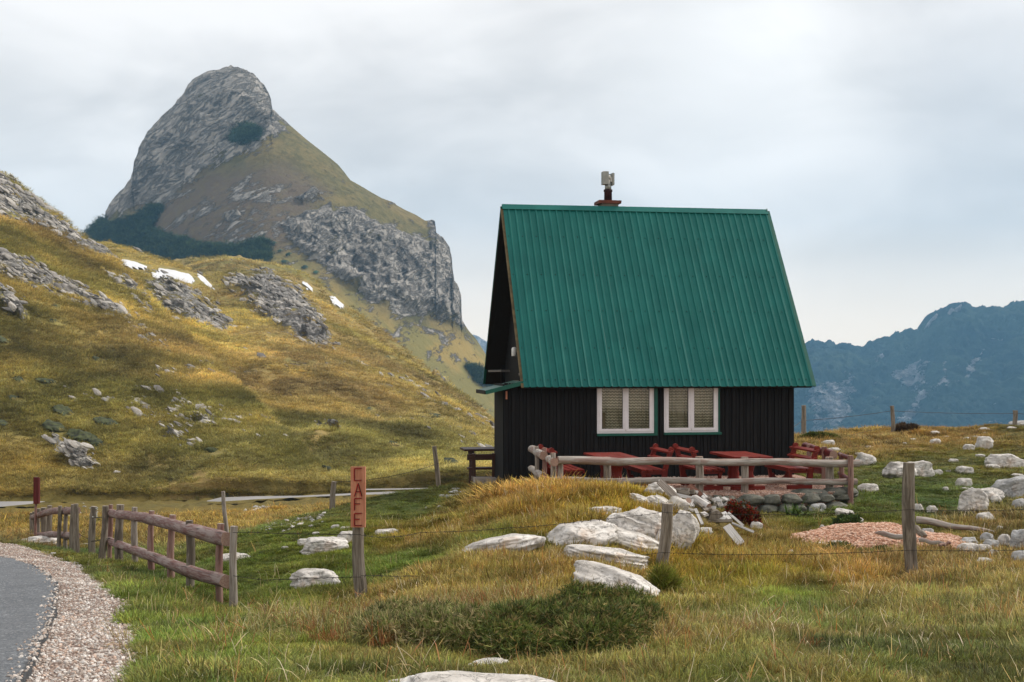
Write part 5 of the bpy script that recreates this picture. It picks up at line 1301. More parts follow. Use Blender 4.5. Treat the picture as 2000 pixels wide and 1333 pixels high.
for a in ((1288, 946, 1326, 984, 12, 'long grey plank leaning at the upper left of the scrap heap', 24.2, 'grey_wood'), (1287, 944, 1302, 958, 3, 'white edged strip leaning on the long grey plank', 24.1, 'pale_board'), (1343, 956, 1366, 976, 16, 'rusty dark board standing at the top of the scrap heap', 24.2, 'brown_board'),
          (1356, 981, 1384, 997, 16, 'short pale thick log, the one nearest the middle of the scrap heap', 23.6, 'pale_board', 'log'), (1332, 996, 1345, 984, 12, 'short pale log lying left of the middle of the scrap heap', 23.4, 'pale_board', 'log'), (1327, 980, 1329, 998, 7, 'upright pale offcut at the left of the scrap heap', 23.3), (1345, 983, 1353, 996, 7, 'bent white offcut in the scrap heap', 23.2),
          (1322, 973, 1352, 980, 6, 'flat white slat across the top of the scrap heap', 23.6), (1345, 973, 1391, 981, 5, 'long grey slat lying across the scrap heap', 23.8, 'grey_wood'), (1370, 971, 1378, 979, 9, 'pale triangular offcut beside the rusty dark board', 23.9), (1372, 982, 1384, 990, 9, 'pale short board behind the thick log of the scrap heap', 23.8),
          (1399, 978, 1409, 995, 9, 'pointed white offcut sticking up right of the scrap heap', 23.7), (1393, 995, 1396, 985, 4, 'thin white splinter sticking up from the scrap heap', 23.5), (1412, 978, 1422, 983, 5, 'small white slat at the right top of the scrap heap', 24.0), (1395, 994, 1408, 992, 6, 'short white board under the pointed offcut', 23.3),
          (1340, 1000, 1354, 1004, 5, 'low white slat at the front of the scrap heap', 23.0), (1358, 1001, 1372, 1031, 5, 'narrow pale lath slanting down from the scrap heap into the grass', 22.7), (1372, 1008, 1380, 1013, 8, 'small white block left of the dark barrel end', 22.8), (1412, 1008, 1424, 1022, 10, 'pale board leaning right of the dark barrel end', 22.8),
          (1422, 1008, 1452, 1034, 4, 'thin white batten, upper of two right of the scrap heap', 22.6), (1430, 1029, 1472, 1046, 4, 'thin white batten, lower of two right of the scrap heap', 22.2), (1419, 1034, 1448, 1070, 14, 'wide white board sliding down into the grass below the scrap heap', 21.4), (1384, 1024, 1430, 1024, 5, 'dark grey board lying under the barrel end', 22.6, 'post_wood'), (1405, 1018, 1418, 1021, 6, 'small white piece under the barrel end', 22.6),
          (1310, 966, 1345, 973, 12, 'dark weathered board at the back of the scrap heap', 24.2, 'post_wood'), (1300, 962, 1318, 968, 14, 'dark grey board end behind the leaning plank', 24.4, 'post_wood')):
    plank(a[0], a[1], a[2], a[3], a[4], a[5], d=a[6], mat=a[7] if len(a) > 7 else 'pale_board', kind=a[8] if len(a) > 8 else 'plank')
for i_ in range(20):
    u_ = random.gauss(1372, 24); v_ = 985 + (u_ - 1372) * .35 + random.uniform(-12, 14); a_ = random.uniform(-.9, .9); l_ = random.uniform(6, 14)
    plank(u_ - l_ * math.cos(a_), v_ - l_ * math.sin(a_) * .7, u_ + l_ * math.cos(a_), v_ + l_ * math.sin(a_) * .7, random.uniform(4, 8), 'short broken grey offcut jumbled in the middle of the scrap heap', mat=random.choice(['pale_board', 'grey_wood', 'grey_wood', 'post_wood']))
m_ = MB(); c0 = UP(1400, 1016, gp(1400, 1020)[1] - .1); rr = 14 * 22.7 / F
vs = [(rr * math.cos(a), 0, rr * 1.25 * math.sin(a)) for a in np.linspace(0, math.pi, 14)]; vb_ = [(x, .28, z) for x, _, z in vs]
m_.add(vs + vb_, [tuple(range(14))[::-1], tuple(range(14, 28))] + [(i, i + 1, 15 + i, 14 + i) for i in range(13)] + [(13, 0, 14, 27)])
o = m_.build('barrel_end', M['post_wood'], None, label='dark half round barrel end standing in the scrap heap', cat='barrel'); o.location = c0
# gravel heap and its logs
hpP = gp(1755, 1072); hx, hy = hpP[0], hpP[1] + .9; nn2 = 90; vs = []; fs = []
for j in range(nn2):
    for i in range(nn2):
        X = (i / (nn2 - 1) - .5) * 3.3; Y = (j / (nn2 - 1) - .5) * 2.6; r = math.hypot(X / 1.45, Y / 1.15)
        g0 = gz(hx + X, hy + Y) if (i % 6 == 0 and j % 6 == 0) else None
        vs.append([X, Y, 0])
va = np.array(vs); gzz_ = G(hx + va[:, 0], hy + va[:, 1]); rr_ = np.hypot(va[:, 0] / 1.5, va[:, 1] / 1.2) + .34 * fbm(np.c_[va[:, :2] * 1.5, 0 * va[:, 0]], 4, seed=4)
hz_ = np.clip(1 - rr_, -.2, 1); bumpn = fbm(np.c_[va[:, :2] * 9, 0 * va[:, 0]], 3, seed=6)
hgt_ = .27 * np.where(hz_ > 0, hz_ ** .8, hz_) * (1 + .25 * fbm(np.c_[va[:, :2] * 1.6, 0 * va[:, 0]], 3, seed=5)) + .012 * bumpn
va[:, 2] = gzz_ + hgt_ - hpP[2]; vs = [tuple(x) for x in va]
hm_ = MB(); hm_.add(vs, [(j * nn2 + i, j * nn2 + i + 1, (j + 1) * nn2 + i + 1, (j + 1) * nn2 + i) for j in range(nn2 - 1) for i in range(nn2 - 1)], smooth=True)
o = hm_.build('gravel_heap', M['heap_gravel'], None, label='pinkish gravel heap in the grass right of the terrace', cat='gravel heap', kind='stuff'); o.location = (hx, hy, hpP[2])
def lg(u0, v0, d0, u1, v1, d1, w0, w1, lab, mat='rail_wood', point=False):
    m_ = MB(); a, b_ = UP(u0, v0, d0), UP(u1, v1, d1); n = 10; r0, r1 = w0 * d0 / F / 2, w1 * d1 / F / 2
    rad = [r0 + (r1 - r0) * i / n for i in range(n + 1)]
    if point: rad[0] *= .15; rad[1] *= .7
    m_.tube([a.lerp(b_, i / n) + Vector((0, 0, .012 * math.sin(i))) for i in range(n + 1)], rad, 12, wob=.08, capmi=1)
    m_.build('log', [M[mat], M['end_grain']], None, label=lab, cat='log', group='peeled logs on the gravel heap')
lg(1790, 1016, 22.6, 1942, 1040, 22.0, 15, 7, 'long pale peeled log behind the gravel heap, its thick end by the tall post'); lg(1708, 1041, 20.35, 1790, 1054, 20.1, 11, 10, 'pale log with a pencil pointed end on the gravel heap', point=True)
lg(1795, 1055, 20.05, 1846, 1063, 19.9, 9, 7, 'thin pale log at the right foot of the gravel heap'); lg(1836, 1066, 19.8, 1856, 1060, 19.9, 6, 5, 'short reddish stick at the right foot of the gravel heap', 'red_post')
lg(1788, 1032, 20.4, 1806, 1048, 20.2, 13, 12, 'split wood chunk leaning beside the tall post on the gravel heap', 'post_wood')
rock(1811, 1050, 22, 15, 'light grey stone block beside the wood chunk on the gravel heap', mat='rock_grey', group=None)

# ------------------------------------------------------------------ plants
class LeafMesh:
    def __init__(s): s.v = []; s.f = []; s.c = []; s.sh = []
    def blade(s, p, d, side, L, wd, droop, col, n=3):
        o = len(s.v); p = np.array(p, float); d = np.array(d, float); side = np.array(side, float)
        for i in range(n + 1):
            q = i / n; c = p + d * L * q + np.array([0, 0, -droop * L * q * q]); w_ = wd * (1 - q) ** .7 * (.6 + .4 * (1 if i else .6))
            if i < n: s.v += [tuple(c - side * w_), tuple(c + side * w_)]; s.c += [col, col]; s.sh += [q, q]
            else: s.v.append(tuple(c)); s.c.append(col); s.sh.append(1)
        for i in range(n - 1): a = o + 2 * i; s.f.append((a, a + 1, a + 3, a + 2))
        a = o + 2 * (n - 1); s.f.append((a, a + 1, a + 2))
    def build(s, name, mat, parent=None, **k):
        me = bpy.data.meshes.new(name); me.from_pydata(s.v, [], s.f); add_attrs(me, {'tint': np.array(s.c), 'shade': np.array(s.sh)}); me.materials.append(mat)
        o = bpy.data.objects.new(name, me); COL.objects.link(o)
        if parent is not None: o.parent = parent
        return tag(o, **k)

def blades_mesh(name, P, D, S, L, W_, droop, C, mat, parent=None):
    """many two-piece leaves at once: P base, D direction, S side, L length, W_ half width, C colour"""
    n = len(P); L = L[:, None]; W_ = W_[:, None]; dn = np.array([0, 0, -1.0]) * droop
    b0 = P - S * W_; b1 = P + S * W_; m = P + D * L * .5 + dn * L * .25; m0 = m - S * W_ * .8; m1 = m + S * W_ * .8; t_ = P + D * L + dn * L
    V = np.stack([b0, b1, m0, m1, t_], 1).reshape(-1, 3); k = np.arange(n)[:, None] * 5
    q = (k + np.array([0, 1, 3, 2])); tr3 = (k + np.array([2, 3, 4]))
    me = bpy.data.meshes.new(name); me.vertices.add(len(V)); me.vertices.foreach_set('co', V.ravel().astype('f'))
    li = np.r_[q.ravel(), tr3.ravel()]; me.loops.add(len(li)); me.loops.foreach_set('vertex_index', li.astype('i'))
    me.polygons.add(2 * n); me.polygons.foreach_set('loop_start', np.r_[np.arange(n) * 4, 4 * n + np.arange(n) * 3].astype('i')); me.polygons.foreach_set('loop_total', np.r_[np.full(n, 4), np.full(n, 3)].astype('i'))
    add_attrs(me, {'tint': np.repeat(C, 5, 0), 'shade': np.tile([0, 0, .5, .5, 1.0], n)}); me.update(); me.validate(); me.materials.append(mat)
    o = bpy.data.objects.new(name, me); COL.objects.link(o)
    if parent is not None: o.parent = parent
    return o

def shrub(u, vb, wpx, hpx, label, cols, n=3000, nlen=.05, name='juniper_bush', cat='bush', depth=.6, up=.5, wd=.004, lumps=7, seed=1, d=None, stem=True, group=None):
    P = gp(u, vb) if d is None else np.array([(u - 1000) / F * d, d, gz((u - 1000) / F * d, d)]); dd = P[1]; W_, H_ = wpx * dd / F, hpx * dd / F
    rs = np.random.default_rng(seed); root = empty(name, (P[0], P[1] + W_ * depth * .4, P[2]), 0, label=label, cat=cat, group=group)
    cen = np.array([(rs.uniform(-.34, .34) * W_, rs.uniform(-.34, .34) * W_ * depth, rs.uniform(.0, .3) * H_, rs.uniform(.22, .40)) for _ in range(lumps)])
    ci = cen[rs.integers(0, lumps, n)]; a = rs.uniform(0, 2 * math.pi, n); e = np.arcsin(rs.uniform(-.1, 1, n)); k = rs.uniform(.7, 1.08, n)
    nr = np.stack([np.cos(a) * np.cos(e), np.sin(a) * np.cos(e), np.sin(e)], -1)
    p = ci[:, :3] + nr * np.stack([ci[:, 3] * W_ * .8, ci[:, 3] * W_ * depth * .9, np.full(n, H_ * .62)], -1) * k[:, None]
    p += .34 * H_ * fbm(p * 3.2, 3, seed=seed)[:, None] * nr
    p[:, 2] = np.maximum(p[:, 2], 0) + G(root.location[0] + p[:, 0], root.location[1] + p[:, 1]) - P[2]
    dv = nr * (1 - up) + np.array([0, 0, up]) + rs.normal(size=(n, 3)) * .35; dv /= np.linalg.norm(dv, axis=1, keepdims=True)
    c = np.array(cols)[rs.integers(0, len(cols), n)] * rs.uniform(.6, 1.5, (n, 1)) * np.clip(1 + 1.1 * fbm(p * 7, 3, seed=seed + 2)[:, None], .4, 2)
    p = np.repeat(p, 3, 0); c = np.repeat(c, 3, 0); d2 = np.repeat(dv, 3, 0) + rs.normal(size=(3 * n, 3)) * .45; d2 /= np.linalg.norm(d2, axis=1, keepdims=True)
    sv = np.cross(d2, rs.normal(size=(3 * n, 3))); sv /= np.linalg.norm(sv, axis=1, keepdims=True)
    blades_mesh('foliage', p, d2, sv, nlen * rs.uniform(.6, 1.4, 3 * n), wd * rs.uniform(.7, 1.3, 3 * n), .1, c, M['leaf'], root)
    if stem:
        sb = MB()
        for cx, cy, cz, r in cen: zg = gz(root.location[0] + cx, root.location[1] + cy) - P[2]; sb.tube([(cx * .6, cy * .6, zg * .6 - .04), (cx * .8, cy * .8, zg * .8 + H_ * .08), (cx, cy, zg + H_ * .3)], [.02, .014, .006], 6)
        sb.build('stems', M['post_wood'], root)
    return root
JC = [(.075, .108, .026), (.105, .14, .034), (.05, .075, .02), (.15, .16, .05), (.24, .19, .085)]
JK = dict(wd=.0036, up=.25)
shrub(1090, 1288, 340, 100, 'broad dark green juniper in the foreground below the rock slabs', JC, 30000, .06, lumps=24, seed=3, depth=1.7, **JK)
shrub(1200, 1236, 180, 88, 'juniper mound with dry stems at the right end of the foreground shrubs', JC, 8000, .06, lumps=9, seed=9, depth=1.1, **JK)
shrub(835, 1280, 330, 84, 'greyer juniper overgrown with long grass at the left of the foreground shrubs', [(.13, .16, .05), (.10, .125, .035), (.22, .21, .10), (.32, .27, .15)], 20000, .06, lumps=22, seed=5, depth=1.5, **JK)
shrub(1692, 1095, 110, 30, 'dark juniper tuft in front of the gravel heap', JC, 3500, .05, wd=.005, seed=6); shrub(1600, 852, 66, 14, 'low dark green bush on the crest beside the cabin wall', [(.05, .07, .015), (.09, .10, .02)], 3000, .10, wd=.02, d=46, seed=7)
shrub(1772, 853, 42, 16, 'brownish heather bush on the crest right of the middle post', [(.06, .045, .03), (.09, .055, .035)], 2000, .12, wd=.012, d=52, seed=8)
shrub(1655, 1040, 56, 32, 'dark leafy plants left above the gravel heap', [(.035, .06, .018), (.05, .08, .025)], 900, .08, wd=.016, cat='plant', name='leafy_plant', seed=10); shrub(1452, 1028, 66, 48, 'red leaved bush in front of the terrace stone edge', [(.16, .012, .008), (.10, .018, .01), (.06, .05, .015), (.20, .03, .012)], 1100, .05, wd=.010, name='red_leaved_bush', seed=11)
shrub(1300, 1165, 44, 52, 'bright green sedge tuft below the leaning grey post', [(.16, .20, .03), (.22, .20, .05)], 700, .20, wd=.004, up=.8, name='sedge_tuft', cat='grass tuft', stem=False, seed=12, lumps=4)
shrub(824, 955, 14, 12, 'small brown bush on the knoll skyline left of the cabin', [(.05, .035, .03)], 500, .07, wd=.006, d=32, seed=13)
# sword leaved plant
P = gp(1556, 1012); lm = LeafMesh(); rt = empty('sword_leaved_plant', P, 0, label='green sword leaved plant before the terrace stone edge', cat='plant')
for i in range(46):
    a = random.uniform(0, 6.283); e = random.uniform(.5, 1.3); px0 = (random.uniform(-.2, .2), random.uniform(-.08, .08), 0)
    lm.blade(px0, (math.cos(a) * math.cos(e), math.sin(a) * math.cos(e), math.sin(e)), (-math.sin(a), math.cos(a), 0), random.uniform(.35, .58), .02, random.uniform(.1, .5), random.choice([(.06, .11, .02), (.09, .14, .03), (.04, .08, .02)]), 4)
lm.build('foliage', M['leaf'], rt)

# ------------------------------------------------------------------ grass and stones (instanced clumps)
def proto_clump(name, n, rad, L, wd, lean, droop, seed, flat=.0):
    rs = np.random.default_rng(seed); lm = LeafMesh()
    for i in range(n):
        a = rs.uniform(0, 6.283); r = rad * math.sqrt(rs.uniform()); p = (r * math.cos(a), r * math.sin(a), -.02)
        b = a + rs.normal() * .8; e = lean * rs.uniform(.2, 1.3); d = np.array([math.cos(b) * math.sin(e), math.sin(b) * math.sin(e), math.cos(e)])
        s_ = np.array([-math.sin(b), math.cos(b), 0]); q = rs.uniform(); cj = np.array([1 + .35 * (q - .5), 1 + .1 * (q - .5), 1 + .6 * (rs.uniform() - .5)]) * rs.uniform(.5, 1.6)
        lm.blade(p, d, s_, L * rs.uniform(.5, 1.25), wd * rs.uniform(.7, 1.3), droop * rs.uniform(.3, 1.5), tuple(cj), 3)
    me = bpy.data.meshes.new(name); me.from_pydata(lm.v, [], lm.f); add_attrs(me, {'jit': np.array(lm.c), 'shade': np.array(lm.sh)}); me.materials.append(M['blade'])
    return bpy.data.objects.new(name, me)
def proto_stone(name, seed, sub=1, cuts=0):
    import bmesh
    bm = bmesh.new(); bmesh.ops.create_icosphere(bm, subdivisions=sub, radius=1.0); rs = np.random.default_rng(seed)
    if cuts:
        D = np.array([v.co[:] for v in bm.verts]); r = np.ones(len(D)) * 1.15
        for _ in range(cuts):
            n_ = rs.normal(size=3); n_ /= np.linalg.norm(n_); c_ = D @ n_; r = np.minimum(r, np.where(c_ > .05, rs.uniform(.5, .9) / np.maximum(c_, .05), 9))
        for v, k in zip(bm.verts, r): v.co *= float(k) * float(rs.uniform(.95, 1.05))
    else:
        for v in bm.verts: v.co *= float(rs.uniform(.7, 1.15)); v.co.z *= .62
    me = bpy.data.meshes.new(name); bm.to_mesh(me); bm.free(); me.materials.append(M['pebble']); return bpy.data.objects.new(name, me)
def scatter(name, label, cat, pts, rots, scls, tint, protos):
    me = bpy.data.meshes.new(name); n = len(pts); me.vertices.add(n); me.vertices.foreach_set('co', np.asarray(pts, 'f').ravel())
    for nm, typ, arr, key in (('rot', 'FLOAT_VECTOR', rots, 'vector'), ('scl', 'FLOAT_VECTOR', scls, 'vector'), ('tint', 'FLOAT_COLOR', np.c_[tint, np.ones(n)], 'color')):
        at = me.attributes.new(nm, typ, 'POINT'); at.data.foreach_set(key, np.asarray(arr, 'f').ravel())
    at = me.attributes.new('pick', 'INT', 'POINT'); at.data.foreach_set('value', RNG.integers(0, len(protos), n).astype('i'))
    o = bpy.data.objects.new(name, me); COL.objects.link(o)
    ng = bpy.data.node_groups.new(name, 'GeometryNodeTree'); ng.interface.new_socket('Geometry', in_out='INPUT', socket_type='NodeSocketGeometry'); ng.interface.new_socket('Geometry', in_out='OUTPUT', socket_type='NodeSocketGeometry')
    N, L = ng.nodes, ng.links; gi = N.new('NodeGroupInput'); go = N.new('NodeGroupOutput'); ip = N.new('GeometryNodeInstanceOnPoints'); jn = N.new('GeometryNodeJoinGeometry')
    for p in protos[::-1]:
        oi = N.new('GeometryNodeObjectInfo'); oi.inputs['Object'].default_value = p; oi.inputs['As Instance'].default_value = True; oi.transform_space = 'ORIGINAL'; L.new(oi.outputs['Geometry'], jn.inputs[0])
    def na(nm, typ):
        a = N.new('GeometryNodeInputNamedAttribute'); a.data_type = typ; a.inputs['Name'].default_value = nm; return a.outputs['Attribute']
    L.new(gi.outputs[0], ip.inputs['Points']); L.new(jn.outputs[0], ip.inputs['Instance']); ip.inputs['Pick Instance'].default_value = True
    L.new(na('pick', 'INT'), ip.inputs['Instance Index']); L.new(na('rot', 'FLOAT_VECTOR'), ip.inputs['Rotation']); L.new(na('scl', 'FLOAT_VECTOR'), ip.inputs['Scale'])
    L.new(ip.outputs[0], go.inputs[0]); md = o.modifiers.new('scatter', 'NODES'); md.node_group = ng
    return tag(o, label=label, cat=cat, kind='stuff')
def wedge(n, y0, y1, k=1.0, amax=.46, amin=-.46):
    """points spread over the seen ground, thinning with distance"""
    y = (y0 ** k + (y1 ** k - y0 ** k) * RNG.uniform(size=n)) ** (1 / k); a = RNG.uniform(amin, amax, n); return a * y, y
AX, BX = np.array([math.cos(YAW), math.sin(YAW)]), np.array([-math.sin(YAW), math.cos(YAW)])
def keep(x, y, clear=.0):
    dx, dy = x - HX, y - HY; a = dx * AX[0] + dy * AX[1]; b_ = dx * BX[0] + dy * BX[1]
    bad = ((a > WL - .02) & (a < WR + .02) & (b_ > WF - .05) & (b_ < WB + .1))
    yf = np.interp(a, [p[0] for p in TP[:-1]], [p[1] for p in TP[:-1]])
    bad |= (a > .1) & (a < 6.1) & (b_ > yf - .05) & (b_ < WF + .1)
    g = gravel_at(x, y) + .35 * fbm(np.stack([x * 1.4, y * 1.4, 0 * x], -1), 3, seed=71)
    bad |= g > .42
    bad |= polydist(x, y, POLY_A) > -.05
    bad |= (np.hypot((x - hx) / 1.38, (y - hy) / 1.05) < 1) & (RNG.uniform(size=len(x)) < .985)
    for fx, fy, ra_, rb_ in FOOT: bad |= ((x - fx) / ra_) ** 2 + ((y - fy) / rb_) ** 2 < .52 + .35 * RNG.uniform(-1, 1, len(x))
    return ~bad
SHORT = [proto_clump('turf', 60, 1.1, 1.0, .036, .8, .4, s) for s in (1, 2, 3)]
LONG = [proto_clump('tuft', 30, .42, 1.0, .014, .62, .8, s) for s in (11, 12, 13, 14)]
def fill(name, label, protos, n, y0, y1, k, hmul, wmul, longish, amin=-.46, amax=.46):
    x, y = wedge(n, y0, y1, k, amax, amin); m = keep(x, y); x, y = x[m], y[m]; C, H, L = zone(x, y)
    if longish:
        pn = fbm(np.stack([x * .8, y * .8, 0 * x], -1), 3, seed=91); m = RNG.uniform(size=len(x)) < np.clip(L * (1 + 1.6 * pn), .02, 1); x, y, C, H, L = x[m], y[m], C[m], H[m], L[m]
        C = C * np.array([1.28, 1.15, 1.12]) + np.array([.045, .03, .008])
    n = len(x); z = G(x, y); pp = np.stack([x, y, 0 * x], -1); C = C * np.clip(1 + .9 * fbm(pp * 2.6, 3, .6, seed=95)[:, None], .45, 1.9); dry = np.clip(fbm(pp * 1.5, 3, .6, seed=96)[:, None] * 2.2, 0, 1) * np.clip(L[:, None] * 2.6, .12, 1); C = C * (1 - .6 * dry) + np.array([.36, .27, .10]) * .6 * dry; C = C * RNG.uniform(.7, 1.35, (n, 1)) * (1 + RNG.normal(size=(n, 3)) * .07)
    h = H * RNG.uniform(.55, 1.5, n) * hmul * np.clip(1 + .7 * fbm(pp * 1.9, 2, seed=97), .5, 1.6); wsc = RNG.uniform(.8, 1.25, n) * wmul * (h * .75 + (0.0 if longish else .03))
    if longish: rot = np.stack([RNG.normal(size=n) * .22, .22 + RNG.normal(size=n) * .25, RNG.uniform(0, 6.283, n)], -1)
    else: rot = np.stack([RNG.normal(size=n) * .12, RNG.normal(size=n) * .12, RNG.uniform(0, 6.283, n)], -1)
    return scatter(name, label, 'grass', np.stack([x, y, z], -1), rot, np.stack([wsc, wsc, h], -1), np.clip(C, .005, .9), protos)
fill('grass', 'short green and golden turf of the near meadow', SHORT, 80000, 6.5, 24, 1.35, 1.0, 1.0, False)
fill('grass', 'short turf of the slope around and behind the cabin', SHORT, 90000, 24, 64, 1.6, 1.1, 1.6, False)
fill('dry_grass', 'long pale and rusty grass blades standing over the turf', LONG, 60000, 6.5, 34, 1.4, 1.55, 1.3, True)
fill('dry_grass', 'long dry grass on the crest and the hollow', LONG, 30000, 30, 75, 1.6, 1.9, 1.8, True)
STK = [proto_clump('stalks', 7, .5, 1.0, .011, .5, .5, s) for s in (31, 32, 33)]
x, y = wedge(7000, 6.5, 26, 1.3); m = keep(x, y); x, y = x[m], y[m]; C, H, L = zone(x, y); m = RNG.uniform(size=len(x)) < .04 + L * .9; x, y, H = x[m], y[m], H[m]; n = len(x); h = RNG.uniform(.14, .30, n) + H * .6
scatter('pale_stalks', 'thin bleached grass stalks in the meadow', 'grass', np.stack([x, y, G(x, y)], -1), np.stack([RNG.normal(size=n) * .35, .25 + RNG.normal(size=n) * .35, RNG.uniform(0, 6.283, n)], -1), np.stack([h, h, h], -1), np.array([(.62, .52, .32), (.50, .40, .22), (.70, .62, .44), (.42, .20, .09)])[RNG.integers(0, 4, n)], STK)
bp = gp(985, 1262); n = 1500; x = bp[0] + RNG.normal(size=n) * .95; y = bp[1] + RNG.uniform(-.5, 3.2, n); wl_ = (x < bp[0]) | (RNG.uniform(size=n) < .35); x, y = x[wl_], y[wl_]; n = len(x); h = RNG.uniform(.14, .30, n)
scatter('dry_grass', 'pale long grass growing through the foreground juniper', 'grass', np.stack([x, y, G(x, y) + .08 * RNG.uniform(0, 1, n)], -1), np.stack([RNG.normal(size=n) * .3, .25 + RNG.normal(size=n) * .3, RNG.uniform(0, 6.283, n)], -1), np.stack([h * .8, h * .8, h * 1.3], -1), np.array([(.36, .33, .15), (.26, .28, .10), (.45, .38, .20), (.30, .14, .06)])[RNG.integers(0, 4, n)], LONG)
# golden tussocks on the lower hillside
def tuss(name, Q, RM, n, label, s=1.0, hs=1.0):
    q = Q[4:-9]; rmk = RM[4:-9]; u, v = proj(q); r, c = u.shape; ii = RNG.integers(0, r, n); jj = RNG.integers(0, c, n)
    nb = q[np.minimum(ii + 1, r - 1), np.minimum(jj + 1, c - 1)]; t_ = RNG.uniform(size=(n, 1)); P = q[ii, jj] * (1 - t_) + nb * t_
    rz_ = rmk[ii, jj] + .25 * fbm(P * .2, 3, seed=57)
    m = (rz_ < .47) & (u[ii, jj] > -700)
    for sp_ in SNOWP: m &= polydist(u[ii, jj], v[ii, jj], sp_) < -3
    m &= RNG.uniform(size=n) < .8 + 1.0 * fbm(P * .09, 3, seed=58); P = P[m]; n = len(P)
    nz = fbm(P * .022, 4, .6, seed=55)[:, None]; nf = fbm(P * .11, 3, .6, seed=56)[:, None]; g = np.clip(nz * 1.6 + nf * .8 + .5, 0, 1)
    C = np.array([.34, .315, .10]) * (1 - g) + np.array([.52, .415, .14]) * g
    ng_ = np.clip(fbm(P * .03, 3, seed=59)[:, None] * 2 - .1, 0, 1); C = C * (1 - .5 * ng_) + np.array([.44, .31, .17]) * .5 * ng_
    sk = streak(P, .10, 66)[:, None] + .6 * streak(P, .35, 67)[:, None]; C = C * np.clip(1 + 1.0 * sk, .4, 1.8); C = C * (1 + .5 * nf) * RNG.uniform(.7, 1.3, (n, 1))
    sc = RNG.uniform(.6, 1.5, n) * s * (P[:, 1] / 130) ** .75
    scatter(name, label, 'grass', P, np.stack([RNG.normal(size=n) * .2, RNG.normal(size=n) * .2, RNG.uniform(0, 6.283, n)], -1), np.stack([sc * .5, sc * .5, sc * .30 * hs], -1), np.clip(C, .01, .9), SHORT)
tuss('tussock_grass', QA, RMA, 170000, 'golden tussock grass of the left hillside')
tuss('tussock_grass', QB, RMB, 60000, 'golden tussock grass of the snowy spur', .9)
tuss('tussock_grass', QC, RMC, 45000, 'golden tussock grass of the rounded hill under the peak', .9)
def thicket(poly, n, label, soft=9, size=3.0):
    q = QM[:-11]; u, v = proj(q); d = polydist(u, v, poly) + soft * 1.6 * fbm(q * .02, 3, .6, seed=44) ; ii, jj = np.nonzero(d > 0)
    k = RNG.integers(0, len(ii), n); P = q[ii[k], jj[k]] + RNG.normal(size=(n, 3)) * 1.5; sc = RNG.uniform(.5, 1.3, n) * size
    scatter('dwarf_pine_thicket', label, 'pine thicket', P, RNG.normal(size=(n, 3)) * np.array([.3, .3, 3]), np.stack([sc, sc, sc * .8], -1), np.array([(.05, .085, .045), (.07, .105, .045), (.035, .065, .04)])[RNG.integers(0, 3, n)] * RNG.uniform(.7, 1.4, (n, 1)), SHORT)
thicket([(172, 458), (195, 432), (215, 440), (260, 425), (300, 400), (322, 402), (310, 420), (300, 440), (320, 462), (400, 482), (470, 484), (515, 476), (522, 500), (500, 525), (180, 525)], 15000, 'dark dwarf pines along the foot of the rocky peak')
thicket([(452, 262), (462, 250), (490, 248), (506, 255), (500, 272), (470, 284), (455, 276)], 900, 'dark dwarf pine clump alone in the middle of the upper rock face', 3, 3)
thicket([(905, 712), (930, 722), (968, 735), (968, 760), (930, 748)], 700, 'dark dwarf pines on the grass flank just left of the cabin roof', 4, 3)
# stones
PEB = [proto_stone('pebble', s) for s in (1, 2, 3, 4)]
BLK = [proto_stone('block', s, 2, 9) for s in (21, 22, 23, 24, 25)]
def outcrop(Q, RM, n, label, size, seed):
    q = Q[3:-9]; rmk = RM[3:-9]; u, v = proj(q); r, c = u.shape; ii = RNG.integers(0, r, n); jj = RNG.integers(0, c, n); P = q[ii, jj]
    cl_ = fbm(P * .05, 4, .65, seed=seed) + .5 * fbm(P * .25, 2, seed=seed + 1); m = (np.minimum(rmk[ii, jj], .5) * 2.0 + cl_ * .62 + .06 * (v[ii, jj] < 640) > .93 + RNG.normal(size=n) * .11) & (u[ii, jj] > -700); P = P[m]; n = len(P)
    sz = (.22 + 1.15 * RNG.uniform(0, 1, n) ** 5) * size * (P[:, 1] / 200) ** .7 * .62
    scatter('rock_outcrops', label, 'rocks', P + RNG.normal(size=(n, 3)) * .5 * np.array([1, 1, .3]), np.stack([.3 + RNG.normal(size=n) * .15, .55 + RNG.normal(size=n) * .18, .3 + RNG.normal(size=n) * .3], -1), np.stack([sz * 1.7, sz * 1.1, sz * .6], -1), np.array([(.34, .32, .295), (.25, .24, .225), (.44, .42, .39), (.17, .16, .15)])[RNG.integers(0, 4, n)], BLK)
outcrop(QA, RMA, 95000, 'broken pale ledges and stones of the left hillside', .85, 61); outcrop(QB, RMB, 50000, 'broken pale ledges and stones of the snowy spur', .85, 63); outcrop(QC, RMC, 40000, 'broken pale ledges and stones of the rounded hill', .85, 65)
x, y = wedge(95000, 6.5, 34, 1.1, -.12, -.46); g = gravel_at(x, y) + .25 * fbm(np.stack([x * 1.4, y * 1.4, 0 * x], -1), 3, seed=71); m = (g > .35) & (polydist(x, y, POLY_A) < .01 + .16 * RNG.uniform(size=len(x)) ** 3 + .05 * fbm(np.stack([x * 3, y * 3, 0 * x], -1), 2, seed=72)); x, y = x[m], y[m]; n = len(x)
cols = np.array([(.64, .57, .52), (.70, .66, .62), (.58, .44, .36), (.46, .42, .39), (.74, .71, .68), (.38, .32, .28)]); s = RNG.uniform(.3, 1, n) ** 3 * .019 + .006
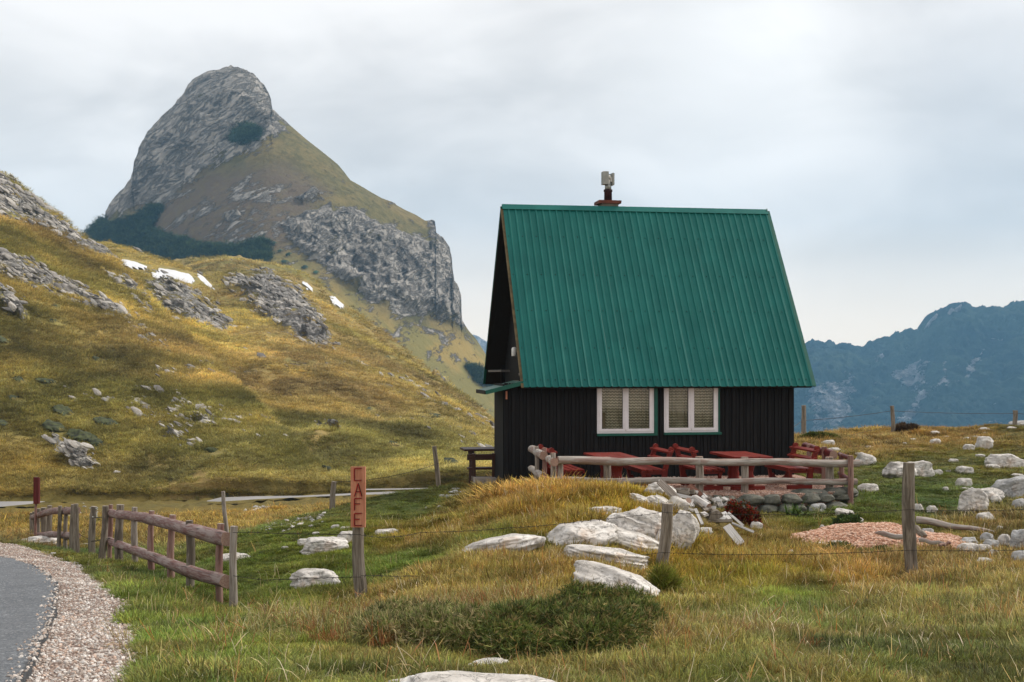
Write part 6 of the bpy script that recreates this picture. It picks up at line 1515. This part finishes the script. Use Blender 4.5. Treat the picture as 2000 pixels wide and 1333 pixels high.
scatter('verge_gravel', 'pink and white gravel stones along the asphalt edge', 'gravel', np.stack([x, y, G(x, y) + .004 + .045 * (polydist(x, y, POLY_A) > 0)], -1), RNG.uniform(0, 6.28, (n, 3)) * np.array([.1, .1, 1]), np.stack([s, s * .8, s], -1), cols[RNG.integers(0, 6, n)] * RNG.uniform(.75, 1.15, (n, 1)), PEB)
a_ = RNG.uniform(.0, 6.0, 9000); b_ = RNG.uniform(-3.7, .3, 9000); yf = np.interp(a_, [p[0] for p in TP[:-1]], [p[1] for p in TP[:-1]]); m = b_ > yf; a_, b_ = a_[m], b_[m]; n = len(a_); s = RNG.uniform(.007, .018, n)
scatter('terrace_pebbles', 'pink pebbles covering the terrace', 'gravel', np.stack([HX + a_ * AX[0] + b_ * BX[0], HY + a_ * AX[1] + b_ * BX[1], np.full(n, BZ + TZ + .01)], -1), np.zeros((n, 3)), np.stack([s, s, s], -1), np.array([(.62, .42, .34), (.70, .55, .48), (.45, .28, .21)])[RNG.integers(0, 3, n)], PEB)
m = (rr_ < .97); ids = RNG.choice(np.nonzero(m)[0], 9000); n = 9000; s = RNG.uniform(.008, .026, n)
scatter('heap_pebbles', 'pinkish stones of the gravel heap', 'gravel', va[ids] + np.array([hx, hy, hpP[2]]) + RNG.normal(size=(n, 3)) * np.array([.02, .02, .003]), np.zeros((n, 3)), np.stack([s, s, s], -1), np.array([(.66, .40, .29), (.74, .54, .43), (.48, .27, .18)])[RNG.integers(0, 3, n)], PEB)
def rubble(label, u0, u1, v0, v1, n, size, poly=None):
    u = RNG.uniform(u0, u1, n); v = RNG.uniform(v0, v1, n)
    if poly: m = polydist(u, v, poly) + RNG.normal(size=n) * 5 > 0; u, v = u[m], v[m]
    P = gpn(u, v); n = len(P); s = RNG.uniform(.3, 1, n) ** 2 * size * P[:, 1] / F
    scatter('rubble', label, 'rubble', P, RNG.uniform(0, 6.28, (n, 3)) * np.array([.1, .1, 1]), np.stack([s, s, s * .9], -1), np.array([(.5, .48, .46), (.36, .36, .36), (.6, .58, .55)])[RNG.integers(0, 3, n)], PEB)
rubble('grey rubble streaks in the hollow behind the knoll', 400, 640, 975, 1042, 900, 8, [(480, 998), (520, 990), (545, 1020), (590, 1000), (640, 1010), (560, 1036), (505, 1038)])
rubble('pale stones on the bank below the far road', 90, 480, 985, 1050, 420, 7, [(90, 1005), (160, 990), (180, 1040), (240, 1010), (420, 1010), (470, 1045), (90, 1048)])
rubble('small white stones strewn over the right slope', 1560, 2000, 845, 1120, 120, 3.2)
